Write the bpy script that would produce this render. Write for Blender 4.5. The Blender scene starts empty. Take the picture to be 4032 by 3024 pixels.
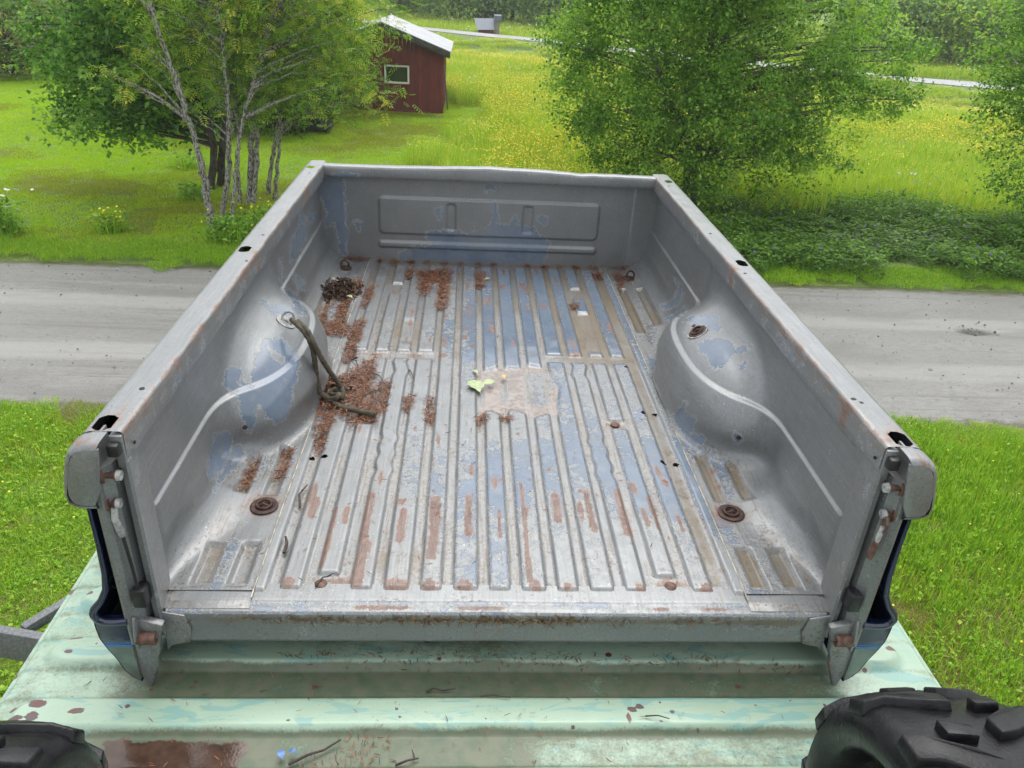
import bpy, bmesh, math, random
import numpy as np
from mathutils import Matrix, Vector

# ------------------------------------------------------------------ camera, sky, sun, exposure
SC = bpy.context.scene
COL = SC.collection
FPX = 3080.6                      # focal length in photo pixels (4032 wide)
PITCH, YAW, ROLL = 0.4892, 0.0707, 0.0573
CAM = np.array([-0.1007, -1.2318, 1.2072])
G = -3.10                         # ground level
_cp, _sp, _cy, _sy = math.cos(PITCH), math.sin(PITCH), math.cos(YAW), math.sin(YAW)
_f = np.array([_sy*_cp, _cy*_cp, -_sp]); _r = np.array([_cy, -_sy, 0.0]); _u = np.cross(_r, _f)
AX = math.cos(ROLL)*_r + math.sin(ROLL)*_u
AY = -math.sin(ROLL)*_r + math.cos(ROLL)*_u
AZ = _f
cam = bpy.data.cameras.new('camera'); camo = bpy.data.objects.new('camera', cam); COL.objects.link(camo)
M = Matrix(((AX[0], AY[0], -AZ[0], CAM[0]), (AX[1], AY[1], -AZ[1], CAM[1]), (AX[2], AY[2], -AZ[2], CAM[2]), (0, 0, 0, 1)))
camo.matrix_world = M
cam.sensor_fit = 'HORIZONTAL'; cam.sensor_width = 36.0; cam.lens = 36.0*FPX/4032.0
cam.clip_start = 0.05; cam.clip_end = 2000
SC.camera = camo

SUN_EL, SUN_AZ = math.radians(63), math.radians(15)
w = bpy.data.worlds.new('World'); SC.world = w; w.use_nodes = True
nt = w.node_tree
for n in list(nt.nodes): nt.nodes.remove(n)
sky = nt.nodes.new('ShaderNodeTexSky'); sky.sky_type = 'NISHITA'; sky.sun_disc = False
sky.sun_elevation = SUN_EL; sky.sun_rotation = SUN_AZ
sky.air_density = 1.0; sky.dust_density = 6.0; sky.ozone_density = 1.0; sky.altitude = 100
bw = nt.nodes.new('ShaderNodeRGBToBW'); mx = nt.nodes.new('ShaderNodeMix'); mx.data_type = 'RGBA'
mx.inputs[0].default_value = 0.74                       # overcast: most of the blue is gone
bg = nt.nodes.new('ShaderNodeBackground'); bg.inputs[1].default_value = 0.135
wo = nt.nodes.new('ShaderNodeOutputWorld')
nt.links.new(sky.outputs[0], bw.inputs[0]); nt.links.new(sky.outputs[0], mx.inputs[6]); nt.links.new(bw.outputs[0], mx.inputs[7])
cl = nt.nodes.new('ShaderNodeMix'); cl.data_type = 'RGBA'; cl.inputs[0].default_value = 0.55; cl.inputs[7].default_value = (8.8, 9.1, 9.4, 1)   # even cloud cover
nt.links.new(mx.outputs[2], cl.inputs[6]); nt.links.new(cl.outputs[2], bg.inputs[0]); nt.links.new(bg.outputs[0], wo.inputs[0])
sun = bpy.data.lights.new('sun', 'SUN'); sun.energy = 0.95; sun.angle = math.radians(50); sun.color = (1.0, 0.97, 0.93)
suno = bpy.data.objects.new('sun', sun); COL.objects.link(suno); suno.location = (0, 0, 30)
sd = Vector((math.sin(SUN_AZ)*math.cos(SUN_EL), math.cos(SUN_AZ)*math.cos(SUN_EL), math.sin(SUN_EL)))
suno.rotation_euler = sd.to_track_quat('Z', 'Y').to_euler()
SC.view_settings.view_transform = 'Standard'; SC.view_settings.look = 'None'
SC.view_settings.exposure = 0.75; SC.view_settings.gamma = 1.0; SC.view_settings.use_curve_mapping = False
SC.cycles.use_denoising = True
SC.cycles.max_bounces = 8; SC.cycles.diffuse_bounces = 4; SC.cycles.transparent_max_bounces = 6

# ------------------------------------------------------------------ pixel helpers (photo pixels give directions; a plane gives the distance)
def ray(x, y):
    d = AZ + (x-2016.0)/FPX*AX - (y-1512.0)/FPX*AY
    return d/np.linalg.norm(d)
def up(x, y, ax, v):
    d = ray(x, y); t = (v-CAM[ax])/d[ax]; return CAM+t*d
def gp(x, y): return up(x*1.8228, y*1.8228, 2, G)           # 2212-wide pixel -> ground
def vp(x, y, Y): return up(x*1.8228, y*1.8228, 1, Y)        # 2212-wide pixel -> upright plane at Y
def proj(P):
    d = P-CAM; z = d@AZ
    return np.stack([2016+FPX*(d@AX)/z, 1512-FPX*(d@AY)/z], -1)
def crop(ox, oy, s): return lambda pts: [(ox+x*s, oy+y*s) for x, y in pts]
k4 = crop(0, 1008, .6076); k6 = crop(2688, 1008, .6076); k8 = crop(1150, 620, .7233)
c1 = crop(600, 2000, .6329); c2 = crop(1950, 2000, .6329); c3 = crop(1200, 980, .6329)
c4 = crop(1150, 1350, .4218); c5 = crop(1850, 1350, .4220)
k7 = crop(850, 640, .3978); k7b = crop(2400, 1050, .4521); k7c = crop(2400, 640, .3979); k6b = crop(1000, 1100, .3616)
b1 = crop(0, 2016, .6076); b2 = crop(1344, 2016, .6076); b3 = crop(2688, 2016, .6076)

rng = np.random.default_rng(7); random.seed(7)

# ------------------------------------------------------------------ mesh helpers
def fast_mesh(name, V, faces, smooth=True):
    """faces: list of (M,k) int arrays."""
    me = bpy.data.meshes.new(name)
    V = np.asarray(V, np.float32)
    faces = [np.asarray(f, np.int32) for f in faces if len(f)]
    nl = sum(f.size for f in faces); npoly = sum(len(f) for f in faces)
    me.vertices.add(len(V)); me.vertices.foreach_set('co', V.ravel())
    me.loops.add(nl); me.polygons.add(npoly)
    me.loops.foreach_set('vertex_index', np.concatenate([f.ravel() for f in faces]))
    tot = np.concatenate([np.full(len(f), f.shape[1], np.int32) for f in faces])
    st = np.concatenate([[0], np.cumsum(tot)[:-1]]).astype(np.int32)
    me.polygons.foreach_set('loop_start', st); me.polygons.foreach_set('loop_total', tot)
    me.polygons.foreach_set('use_smooth', np.full(npoly, bool(smooth)))
    me.update(calc_edges=True); me.validate()
    return me
def attr(me, name, val):
    a = me.attributes.new(name, 'FLOAT', 'POINT'); a.data.foreach_set('value', np.asarray(val, np.float32).ravel())
def link(name, me, mat=None, parent=None):
    o = bpy.data.objects.new(name, me); COL.objects.link(o)
    if mat is not None and me is not None and not me.materials: me.materials.append(mat)
    if parent is not None:
        o.parent = parent
        o.matrix_parent_inverse = Matrix.Translation(-Vector(parent['_base'])) if '_base' in parent.keys() else Matrix.Identity(4)
    return o
def tag(o, label=None, cat=None, group=None, kind=None):
    if label: o['label'] = label
    if cat: o['category'] = cat
    if group: o['group'] = group
    if kind: o['kind'] = kind
    return o
def thing(name, loc, label, cat, group=None):
    o = bpy.data.objects.new(name, None); COL.objects.link(o); o.location = loc
    o.empty_display_size = .1
    o['_base'] = [float(v) for v in loc]
    return tag(o, label, cat, group)
class MB:
    """collects primitives in world coordinates, builds ONE mesh object"""
    def __init__(s): s.v = []; s.f = {}; s.n = 0
    def add(s, V, F):
        V = np.asarray(V, float)
        for f in F: s.f.setdefault(len(f), []).append([i+s.n for i in f])
        s.v.append(V); s.n += len(V); return s
    def box(s, a, b, R=None, o=None):
        x0, y0, z0 = a; x1, y1, z1 = b
        V = np.array([(x0,y0,z0),(x1,y0,z0),(x1,y1,z0),(x0,y1,z0),(x0,y0,z1),(x1,y0,z1),(x1,y1,z1),(x0,y1,z1)], float)
        if R is not None: V = V@np.asarray(R).T
        if o is not None: V = V+np.asarray(o)
        return s.add(V, [(0,3,2,1),(4,5,6,7),(0,1,5,4),(1,2,6,5),(2,3,7,6),(3,0,4,7)])
    def tube(s, path, rad, n=8, cap=True):
        path = np.asarray(path, float); rad = np.broadcast_to(np.asarray(rad, float), (len(path),))
        T = np.gradient(path, axis=0); T /= np.linalg.norm(T, axis=1)[:, None]+1e-12
        ref = np.array([0, 0, 1.0]) if abs(T[0][2]) < .9 else np.array([1.0, 0, 0])
        V = []; a = np.linspace(0, 2*math.pi, n, endpoint=False)
        N = np.cross(T[0], ref); N /= np.linalg.norm(N)
        for i in range(len(path)):
            N = N-T[i]*(N@T[i]); N /= np.linalg.norm(N)+1e-12; B = np.cross(T[i], N)
            V.append(path[i]+rad[i]*(np.cos(a)[:, None]*N+np.sin(a)[:, None]*B))
        V = np.concatenate(V); F = []
        for i in range(len(path)-1):
            for j in range(n):
                k = (j+1) % n; F.append((i*n+j, i*n+k, (i+1)*n+k, (i+1)*n+j))
        if cap:
            F.append(tuple(range(n))[::-1]); F.append(tuple((len(path)-1)*n+j for j in range(n)))
        return s.add(V, F)
    def prism(s, poly, y0, y1, axis='y'):
        """closed polygon (u,v) extruded along an axis"""
        n = len(poly); A = []
        for t in (y0, y1):
            for u, v in poly:
                A.append({'y': (u, t, v), 'x': (t, u, v), 'z': (u, v, t)}[axis])
        F = [tuple(range(n)), tuple(range(2*n-1, n-1, -1))]+[(i, i+n, (i+1) % n+n, (i+1) % n) for i in range(n)]
        return s.add(A, F)
    def lathe(s, prof, n=20, R=None, o=(0, 0, 0)):
        """profile (r, h) round local z, then R, o"""
        a = np.linspace(0, 2*math.pi, n, endpoint=False); V = []
        for r, h in prof: V.append(np.stack([r*np.cos(a), r*np.sin(a), np.full(n, h)], 1))
        V = np.concatenate(V)
        if R is not None: V = V@np.asarray(R).T
        V = V+np.asarray(o); F = []
        for i in range(len(prof)-1):
            for j in range(n): F.append((i*n+j, i*n+(j+1) % n, (i+1)*n+(j+1) % n, (i+1)*n+j))
        if prof[0][0] > 1e-6: F.append(tuple(range(n))[::-1])
        if prof[-1][0] > 1e-6: F.append(tuple((len(prof)-1)*n+j for j in range(n)))
        return s.add(V, F)
    def build(s, name, mat, parent=None, smooth=False, bevel=0, seg=2):
        V = np.concatenate(s.v)
        me = bpy.data.meshes.new(name)
        fl = [tuple(f) for k in s.f for f in s.f[k]]
        me.from_pydata([tuple(v) for v in V], [], fl); me.update()
        if bevel:
            bm = bmesh.new(); bm.from_mesh(me)
            bmesh.ops.recalc_face_normals(bm, faces=bm.faces)
            es = [e for e in bm.edges if len(e.link_faces) == 2 and e.calc_face_angle(0) > .5]
            bmesh.ops.bevel(bm, geom=es, offset=bevel, segments=seg, affect='EDGES', profile=.5, clamp_overlap=True)
            bm.to_mesh(me); bm.free()
        else:
            bm = bmesh.new(); bm.from_mesh(me); bmesh.ops.recalc_face_normals(bm, faces=bm.faces); bm.to_mesh(me); bm.free()
        if smooth or bevel:
            me.polygons.foreach_set('use_smooth', np.full(len(me.polygons), True))
            try: me.set_sharp_from_angle(angle=math.radians(40))
            except Exception: pass
        return link(name, me, mat, parent)
def grid(name, P, mat, parent=None, attrs=None, flip=False, holes=None, smooth=True):
    nu, nv = P.shape[:2]
    idx = np.arange(nu*nv).reshape(nu, nv)
    F = np.stack([idx[:-1, :-1], idx[1:, :-1], idx[1:, 1:], idx[:-1, 1:]], -1).reshape(-1, 4)
    if flip: F = F[:, ::-1]
    if holes is not None: F = F[~holes.reshape(-1)]
    me = fast_mesh(name, P.reshape(-1, 3), [F], smooth)
    for k, v in (attrs or {}).items(): attr(me, k, v)
    return link(name, me, mat, parent)
def ss(a, b, x): t = np.clip((x-a)/(b-a), 0, 1); return t*t*(3-2*t)
def polysd(P, poly):
    """signed distance (inside positive) of points (N,2) to polygon"""
    poly = np.asarray(poly, float); a = poly; b = np.roll(poly, -1, 0)
    d2 = np.full(len(P), 1e18); ins = np.zeros(len(P), bool)
    for (x0, y0), (x1, y1) in zip(a, b):
        e = np.array([x1-x0, y1-y0]); w_ = P-np.array([x0, y0])
        t = np.clip((w_@e)/(e@e+1e-12), 0, 1); q = w_-t[:, None]*e; d2 = np.minimum(d2, (q*q).sum(1))
        c = ((y0 > P[:, 1]) != (y1 > P[:, 1])) & (P[:, 0] < (x1-x0)*(P[:, 1]-y0)/((y1-y0) if y1 != y0 else 1e-9)+x0)
        ins ^= c
    return np.where(ins, 1, -1)*np.sqrt(d2)
def polymask(px, polys, w_=22.0):
    m = np.zeros(len(px))
    for p in polys: m = np.maximum(m, np.clip(.56+polysd(px, p)/(2*w_), 0, 1))
    return m
_T = rng.random((256, 256))
def vnoise(x, y, s):
    x = np.asarray(x)/s+37.3; y = np.asarray(y)/s+11.7
    xi = np.floor(x).astype(int); yi = np.floor(y).astype(int); fx = x-xi; fy = y-yi
    fx = fx*fx*(3-2*fx); fy = fy*fy*(3-2*fy)
    g = lambda i, j: _T[i % 256, j % 256]
    return (g(xi, yi)*(1-fx)+g(xi+1, yi)*fx)*(1-fy)+(g(xi, yi+1)*(1-fx)+g(xi+1, yi+1)*fx)*fy

# ------------------------------------------------------------------ material helpers
class NT:
    def __init__(s, name):
        s.m = bpy.data.materials.new(name); s.m.use_nodes = True; s.t = s.m.node_tree
        s.b = s.t.nodes['Principled BSDF']; s.out = s.t.nodes['Material Output']
        s.co = s.t.nodes.new('ShaderNodeTexCoord').outputs['Object']
    def n(s, t): return s.t.nodes.new(t)
    def l(s, a, b): s.t.links.new(a, b)
    def setin(s, sock, v):
        if hasattr(v, 'is_output'): s.l(v, sock)
        elif isinstance(v, (tuple, list)) and len(v) == 3 and sock.type == 'RGBA': sock.default_value = (*v, 1)
        else: sock.default_value = v
    def noise(s, scale, detail=3, rough=.55, co=None, stretch=None, dist=0):
        n = s.n('ShaderNodeTexNoise'); n.inputs['Scale'].default_value = scale; n.inputs['Detail'].default_value = detail
        n.inputs['Roughness'].default_value = rough; n.inputs['Distortion'].default_value = dist
        c = co or s.co
        if stretch:
            mp = s.n('ShaderNodeMapping'); mp.inputs['Scale'].default_value = stretch; s.l(c, mp.inputs[0]); c = mp.outputs[0]
        s.l(c, n.inputs['Vector']); return n.outputs['Fac']
    def voro(s, scale, feature='F1', co=None, out='Distance'):
        n = s.n('ShaderNodeTexVoronoi'); n.feature = feature; n.inputs['Scale'].default_value = scale; s.l(co or s.co, n.inputs['Vector']); return n.outputs[out]
    def attr(s, name, out='Fac'):
        n = s.n('ShaderNodeAttribute'); n.attribute_name = name; return n.outputs[out]
    def math(s, op, a, b=0.0, c=0.0, clamp=False):
        n = s.n('ShaderNodeMath'); n.operation = op; n.use_clamp = clamp
        for i, v in enumerate((a, b, c)): s.setin(n.inputs[i], v)
        return n.outputs[0]
    def rng(s, v, a, b, c=0.0, d=1.0):
        n = s.n('ShaderNodeMapRange'); n.interpolation_type = 'SMOOTHSTEP' if (c, d) == (0.0, 1.0) else 'LINEAR'
        for i, x in enumerate((v, a, b, c, d)): s.setin(n.inputs[i], x)
        return n.outputs[0]
    def mix(s, f, a, b, mode='MIX'):
        n = s.n('ShaderNodeMix'); n.data_type = 'RGBA'; n.blend_type = mode
        s.setin(n.inputs[0], f); s.setin(n.inputs[6], a); s.setin(n.inputs[7], b); return n.outputs[2]
    def fmix(s, f, a, b):
        n = s.n('ShaderNodeMix'); n.data_type = 'FLOAT'
        s.setin(n.inputs[0], f); s.setin(n.inputs[2], a); s.setin(n.inputs[3], b); return n.outputs[0]
    def bump(s, h, strength=.3, dist=.002, normal=None):
        n = s.n('ShaderNodeBump'); n.inputs['Strength'].default_value = strength; n.inputs['Distance'].default_value = dist
        s.l(h, n.inputs['Height'])
        if normal is not None: s.l(normal, n.inputs['Normal'])
        return n.outputs[0]
    def set(s, **k):
        for a, v in k.items(): s.setin(s.b.inputs[{'col': 'Base Color', 'rough': 'Roughness', 'metal': 'Metallic', 'nor': 'Normal', 'spec': 'Specular IOR Level', 'coat': 'Coat Weight', 'coatr': 'Coat Roughness', 'alpha': 'Alpha', 'ior': 'IOR', 'trans': 'Transmission Weight'}[a]], v)
        return s.m
def simple(name, col, rough=.5, metal=0.0, var=.25, scale=30.0, bump=0.0, bscale=200., coat=0.0):
    t = NT(name); n = t.noise(scale, 4)
    c = t.mix(t.rng(n, .3, .7), tuple(v*(1-var) for v in col), tuple(min(1, v*(1+var)) for v in col))
    t.set(col=c, rough=rough, metal=metal, coat=coat, coatr=.15)
    if bump: t.set(nor=t.bump(t.noise(bscale, 3), bump, .002))
    return t.m
def bed_paint(name, grey=(.208, .218, .223)):
    """old silver grey paint peeling to pale blue, rust primer, dirt; masks come as mesh attributes"""
    t = NT(name)
    n1 = t.noise(9, 5); n2 = t.noise(48, 5, .6); n3 = t.noise(240, 3); nst = t.noise(26, 4, stretch=(5, .55, 5)); nb = t.noise(2.3, 4); nv = t.noise(30, 4, stretch=(4, 4, .35))
    ragged = t.math('ADD', t.math('MULTIPLY', t.math('SUBTRACT', n2, .5), .9), t.math('MULTIPLY', t.math('SUBTRACT', n1, .5), .6))
    fine = t.math('MULTIPLY', t.math('SUBTRACT', n3, .5), .45); nstc = t.math('MULTIPLY', t.math('SUBTRACT', nst, .5), 1.1)
    def th(a, k=1.0, w_=.03, lo=.5, ex=None):
        nz = t.math('ADD', ragged, fine) if ex is None else t.math('ADD', t.math('ADD', ragged, fine), ex)
        v = t.math('ADD', t.attr(a), t.math('MULTIPLY', nz, k)); return v, t.rng(v, lo-w_, lo+w_)
    bv, blue = th('blue', 1.0, .025); dv, dirt = th('dirt', .9, .25); rv, rust = th('rust', 1.0, .15, .5, nstc); mv, moss = th('moss', .8, .25); pv, brown_puddle = th('brown_puddle', .45, .04)
    base = t.mix(t.rng(n1, .3, .7), tuple(v*.94 for v in grey), tuple(v*1.06 for v in grey))
    base = t.mix(t.math('MULTIPLY', t.rng(nb, .45, .75), .22), base, (.17, .165, .15))                    # broad film of dirt
    base = t.mix(t.math('MULTIPLY', t.rng(nv, .56, .72), .30), base, (.13, .125, .115))                  # runs
    ny = t.noise(60, 4, stretch=(3.2, .16, 3.2)); base = t.mix(t.math('MULTIPLY', t.rng(ny, .48, .66), .32), base, (.15, .145, .135)); base = t.mix(t.math('MULTIPLY', t.rng(ny, .44, .34), .22), base, (.31, .315, .32))
    base = t.mix(t.rng(n3, .62, .72), base, tuple(v*.5 for v in grey))                                   # grime specks
    base = t.mix(t.rng(t.noise(150, 2), .70, .74), base, (.42, .43, .44))                                # fine chips
    sc = t.n('ShaderNodeTexVoronoi'); sc.feature = 'DISTANCE_TO_EDGE'; sc.inputs['Scale'].default_value = 5.5
    wd = t.n('ShaderNodeMix'); wd.data_type = 'VECTOR'; wd.inputs[0].default_value = .22; nz = t.n('ShaderNodeTexNoise'); nz.inputs['Scale'].default_value = 7; t.l(t.co, nz.inputs['Vector']); t.l(t.co, wd.inputs[4]); t.l(nz.outputs['Color'], wd.inputs[5]); t.l(wd.outputs[1], sc.inputs['Vector'])
    scr = t.math('MULTIPLY', t.rng(sc.outputs['Distance'], .004, .0), t.rng(n1, .54, .62))
    base = t.mix(t.math('MULTIPLY', scr, .7), base, (.08, .08, .08))                                     # hairline scratches
    dcol = t.mix(t.rng(n2, .35, .65), (.235, .222, .198), (.135, .118, .095)); dcol = t.mix(t.rng(n3, .4, .6), dcol, (.31, .30, .285))
    c = t.mix(t.math('MULTIPLY', dirt, .8), base, dcol)
    bcol = t.mix(t.rng(n1, .3, .7), (.112, .148, .203), (.146, .187, .24)); bcol = t.mix(t.math('MULTIPLY', t.rng(n2, .52, .68), .45), bcol, (.21, .22, .225)); bcol = t.mix(t.math('MULTIPLY', t.rng(nb, .5, .7), .4), bcol, (.19, .19, .18))
    c = t.mix(blue, c, bcol)
    edge = t.math('MULTIPLY', t.rng(bv, .40, .47), t.math('SUBTRACT', 1.0, t.rng(bv, .48, .54)))
    c = t.mix(t.math('MULTIPLY', edge, .55), c, (.42, .43, .43))                                          # lifted paint rim
    c = t.mix(brown_puddle, c, t.mix(t.rng(n2, .35, .65), (.30, .255, .225), (.24, .205, .185)))
    rcol = t.mix(t.rng(n2, .35, .65), (.085, .042, .032), (.165, .098, .078)); rcol = t.mix(t.rng(n3, .5, .65), rcol, (.20, .085, .042)); rcol = t.mix(t.math('MULTIPLY', t.rng(ny, .5, .62), .5), rcol, (.21, .16, .14))
    mcol = t.mix(t.rng(n2, .35, .65), (.085, .066, .03), (.15, .115, .06)); mcol = t.mix(t.rng(n3, .5, .7), mcol, (.17, .09, .03))
    c = t.mix(t.math('MULTIPLY', moss, .8), c, mcol)
    halo = t.math('MULTIPLY', t.rng(rv, .15, .5), .5); c = t.mix(halo, c, (.25, .16, .11)); brk = t.rng(t.math('ADD', t.math('MULTIPLY', ny, .6), t.math('MULTIPLY', n3, .4)), .36, .50); c = t.mix(t.math('MULTIPLY', rust, t.math('ADD', t.math('MULTIPLY', brk, .6), .28)), c, rcol)
    r = t.fmix(dirt, t.rng(n2, .2, .8, .36, .46), .46); r = t.fmix(blue, r, t.rng(n2, .2, .8, .05, .22)); r = t.fmix(moss, r, .42); r = t.fmix(brown_puddle, r, .16); r = t.fmix(rust, r, .5)
    cov = t.math('MAXIMUM', t.math('MAXIMUM', blue, rust), t.math('MAXIMUM', dirt, t.math('MAXIMUM', moss, brown_puddle)))
    sp_ = t.math('MULTIPLY', t.rng(t.math('ADD', t.noise(120, 4, .7), t.math('MULTIPLY', t.math('SUBTRACT', n1, .5), .5)), .58, .66), t.rng(t.attr('dirt'), .02, .35)); c = t.mix(t.math('MULTIPLY', sp_, .75), c, (.095, .07, .05))
    sk_ = t.math('MULTIPLY', t.rng(ny, .56, .64), t.rng(t.attr('dirt'), .05, .4)); c = t.mix(t.math('MULTIPLY', sk_, .5), c, (.13, .105, .08))
    metal = t.math('MULTIPLY', t.math('SUBTRACT', 1.0, cov), .42)
    h = t.math('ADD', t.math('MULTIPLY', blue, -.6), t.math('ADD', t.math('MULTIPLY', edge, .6), t.math('MULTIPLY', n3, .25)))
    h = t.math('ADD', h, t.math('MULTIPLY', t.math('MAXIMUM', dirt, t.math('MAXIMUM', rust, moss)), t.math('MULTIPLY', n3, .6))); h = t.math('ADD', h, t.math('MULTIPLY', scr, -.5))
    nor = t.bump(h, .55, .0015); nor = t.bump(t.noise(5, 3), .25, .012, nor)
    t.set(col=c, rough=r, metal=metal, nor=nor, coat=.25, coatr=.14); return t.m

BED = bed_paint('weathered_grey_paint')
M_navy = simple('navy_paint', (.012, .018, .05), .16, 0, .25, 12, .05, 300, .6)
M_stripe = simple('blue_stripe', (.05, .17, .42), .25)
M_lowsil = simple('lower_silver_paint', (.16, .20, .18), .3, .4, .25, 20)
M_black = simple('black_rubber', (.012, .012, .013), .45, 0, .3, 60, .2, 150)
M_dark = simple('dark_cavity_metal', (.006, .006, .007), .7)
def rusty(name, a, b):
    t = NT(name); n = t.noise(70, 5); c = t.mix(t.rng(n, .35, .65), a, b)
    t.set(col=c, rough=.62, metal=.2, nor=t.bump(n, .5, .002)); return t.m
M_rust = rusty('rusty_steel', (.03, .015, .012), (.085, .042, .03))
M_rustl = rusty('light_rust_steel', (.075, .036, .025), (.17, .095, .07))
M_steel = rusty('worn_zinc', (.22, .22, .22), (.42, .42, .41))

# ------------------------------------------------------------------ the truck bed
H = .4335; YF = 2.20; SX = .5375
bed = thing('truck_bed', (0, 1.0, -.19), 'detached silver grey pickup truck bed with peeling paint, lying on the mint green roof', 'truck bed')
RC = [(-.009+k*.0757) for k in range(-6, 7)]
def crossgap(y, a, b, w_=.012): return 1-ss(a-w_, a, y)*(1-ss(b, b+w_, y))
puddle_px = c5([(45, 235), (170, 255), (260, 225), (430, 240), (560, 205), (740, 240), (790, 330), (850, 420), (835, 540), (845, 690), (720, 670), (590, 715), (500, 660), (400, 630), (300, 690), (200, 640), (60, 660)])
pudd = [tuple(up(x, y, 2, 0)[:2]) for x, y in puddle_px]
def ribh(x, y):
    """rib height field in metres and ridge mask"""
    r = np.zeros_like(x)
    for i, xc in enumerate(RC):
        k = i-6; ak = abs(k)
        wv = np.zeros_like(y)
        if ak == 4:                                     # crimped edges
            for yc in (.52, .60, .68, 1.10, 1.17): wv += .006*np.sign(k)*np.exp(-((y-yc)/.022)**2)*(1 if int(yc*100) % 2 else -1)
        hw = .0205+(.004 if ak in (3, 1) else 0)
        p = 1-ss(hw-.002, hw+.0065, np.abs(x-xc-wv))
        e0 = .118 if ak == 5 else .072
        e = ss(e0-.012, e0+.006, y)*(1-ss(2.135, 2.155, y))
        if ak >= 3: e = e*crossgap(y, 1.20, 1.245)
        if ak == 5: e = e*crossgap(y, .765, .80)*crossgap(y, 1.80, 1.90)*(1-.85*ss(1.25, 1.3, y)*(1-ss(1.62, 1.66, y))*(1 if k > 0 else 0))
        if k == -4: e = e*(1-.5*ss(1.3, 1.34, y)*(1-ss(1.5, 1.55, y)))
        r = np.maximum(r, p*e)
    edge = ss(.508, .518, np.abs(x+.001))*ss(.05, .07, y)   # raised strip along the seam
    r = np.maximum(r, edge)
    return r
def floor_panel():
    xs = np.linspace(-.535, .535, 300); ys = np.concatenate([np.linspace(.034, .4, 110), np.linspace(.405, 2.2, 300)])
    X, Y = np.meshgrid(xs, ys, indexing='ij'); r = ribh(X, Y)
    P2 = np.stack([X.ravel(), Y.ravel()], 1)
    pd = np.clip(.5+polysd(P2, pudd)/.05, 0, 1).reshape(X.shape)
    pflat = ss(.35, .75, pd)
    Z = .0085*r*(1-.93*pflat)-.003+.0016*(vnoise(X, Y, .17)-.5)+.0012*(vnoise(X, Y, .05)-.5)
    for bx, by in ((.362, .786), (-.374, .787)): Z += -.003*np.exp(-(((X-bx)**2+(Y-by)**2)/.03**2))
    px = proj(np.stack([X, Y, Z], -1).reshape(-1, 3))
    n = vnoise(X, Y, .22); n2 = vnoise(X+3, Y, .09)
    far = ss(1.12, 1.24, Y); right = ss(-.32, .0, X); nL = vnoise(X*1.6, Y, .33); nM = vnoise(X+8, Y*.5, .11)
    blue = r*(.16+.26*right*(1-far)+far*(.22+.24*right))+.34*(nL-.5)+.22*(nM-.5)+.10*(n2-.5)
    blue += far*.34*(1-ss(.22, .36, X))*ss(-.12, .02, X)*(1-ss(1.55, 1.75, Y))
    blue += .16*ss(.25, .45, Y)*(1-ss(.62, .74, Y))*right
    blue *= (1-.6*(1-ss(.05, .085, Y)))
    dirt = (1-r)*(.42-.06*far)+.40*(vnoise(X+2, Y+5, .30)-.5)+.30*(nM-.5)+.10+.20*(1-ss(.05, .09, Y))
    dirt += .35*(1-.5*r)*np.exp(-((X+.24)/.14)**2)*(1-ss(.16, .30, Y))
    moss = (1-r)*far*(.46+.12*ss(.1, .45, X)+.25*(nL-.4))*(.62+.7*n)+.3*far*(nM-.52)
    moss = np.maximum(moss, (1-r)*np.exp(-((X-.487)/.022)**2)*(.56+.22*(n-.5)))
    moss = np.maximum(moss, (1-.6*r)*.45*np.exp(-(((X+.25)/.12)**2+((Y-.16)/.09)**2))*(.5+n2))
    moss *= 1-.7*np.exp(-((X-.1)/.13)**2)*ss(1.12, 1.2, Y)*(1-ss(1.5, 1.7, Y))
    brown_puddle = .95*pflat*pd
    rust = np.zeros_like(X)
    st = [(c1, 1005, -60, 75, 24), (c1, 1100, 0, 380, 18), (c1, 1205, 0, 110, 22), (c1, 1335, -90, 215, 26), (c1, 1300, 210, 500, 30), (c1, 1550, 15, 225, 26), (c1, 1752, -60, 335, 30), (c1, 1965, -70, 190, 24),
          (c1, 2158, 20, 200, 11), (c2, 185, -150, 480, 15), (c2, 378, -80, 105, 27), (c2, 588, -100, 165, 22), (c2, 792, -110, 185, 28), (c2, 932, 10, 125, 16), (c2, 985, -60, 150, 18), (c2, 1150, 60, 165, 16),
          (c1, 1170, 455, 480, 50), (c1, 850, 455, 485, 36), (c1, 1520, 480, 500, 55), (c1, 1725, 478, 500, 45), (c1, 1945, 478, 500, 45), (c2, 250, 485, 500, 36), (c2, 455, 485, 505, 30), (c2, 1105, 480, 520, 75), (c2, 1315, 500, 520, 42), (c2, 905, 490, 515, 30)]
    tilt = 0
    for cr, xx, ya, yb, wd in st:
        q0 = up(*cr([(xx, max(ya, -160))])[0], 2, 0); q1 = up(*cr([(xx, yb)])[0], 2, 0)
        cx = .5*(q0[0]+q1[0]); hy = abs(q0[1]-q1[1])/2; hx = wd*.6329/1780
        e = np.sqrt(((X-cx)/hx)**2+(np.maximum(0, np.abs(Y-.5*(q0[1]+q1[1]))-max(0, hy-hx))/hx)**2)
        rust = np.maximum(rust, np.clip(1.12-.62*e, 0, 1))
    # small rust runs on the far ribs and odd dots
    rr = np.random.default_rng(5)
    for _ in range(75):
        k = rr.integers(0, 13); yy = rr.uniform(1.3, 2.12) if rr.random() < .75 else rr.uniform(.3, .75)
        hx = rr.uniform(.004, .009); hy = rr.uniform(.006, .04); xx = RC[k]+rr.uniform(-.015, .015)
        e = np.sqrt(((X-xx)/hx)**2+((Y-yy)/hy)**2); rust = np.maximum(rust, np.clip(1.0-.5*e, 0, 1))
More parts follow.
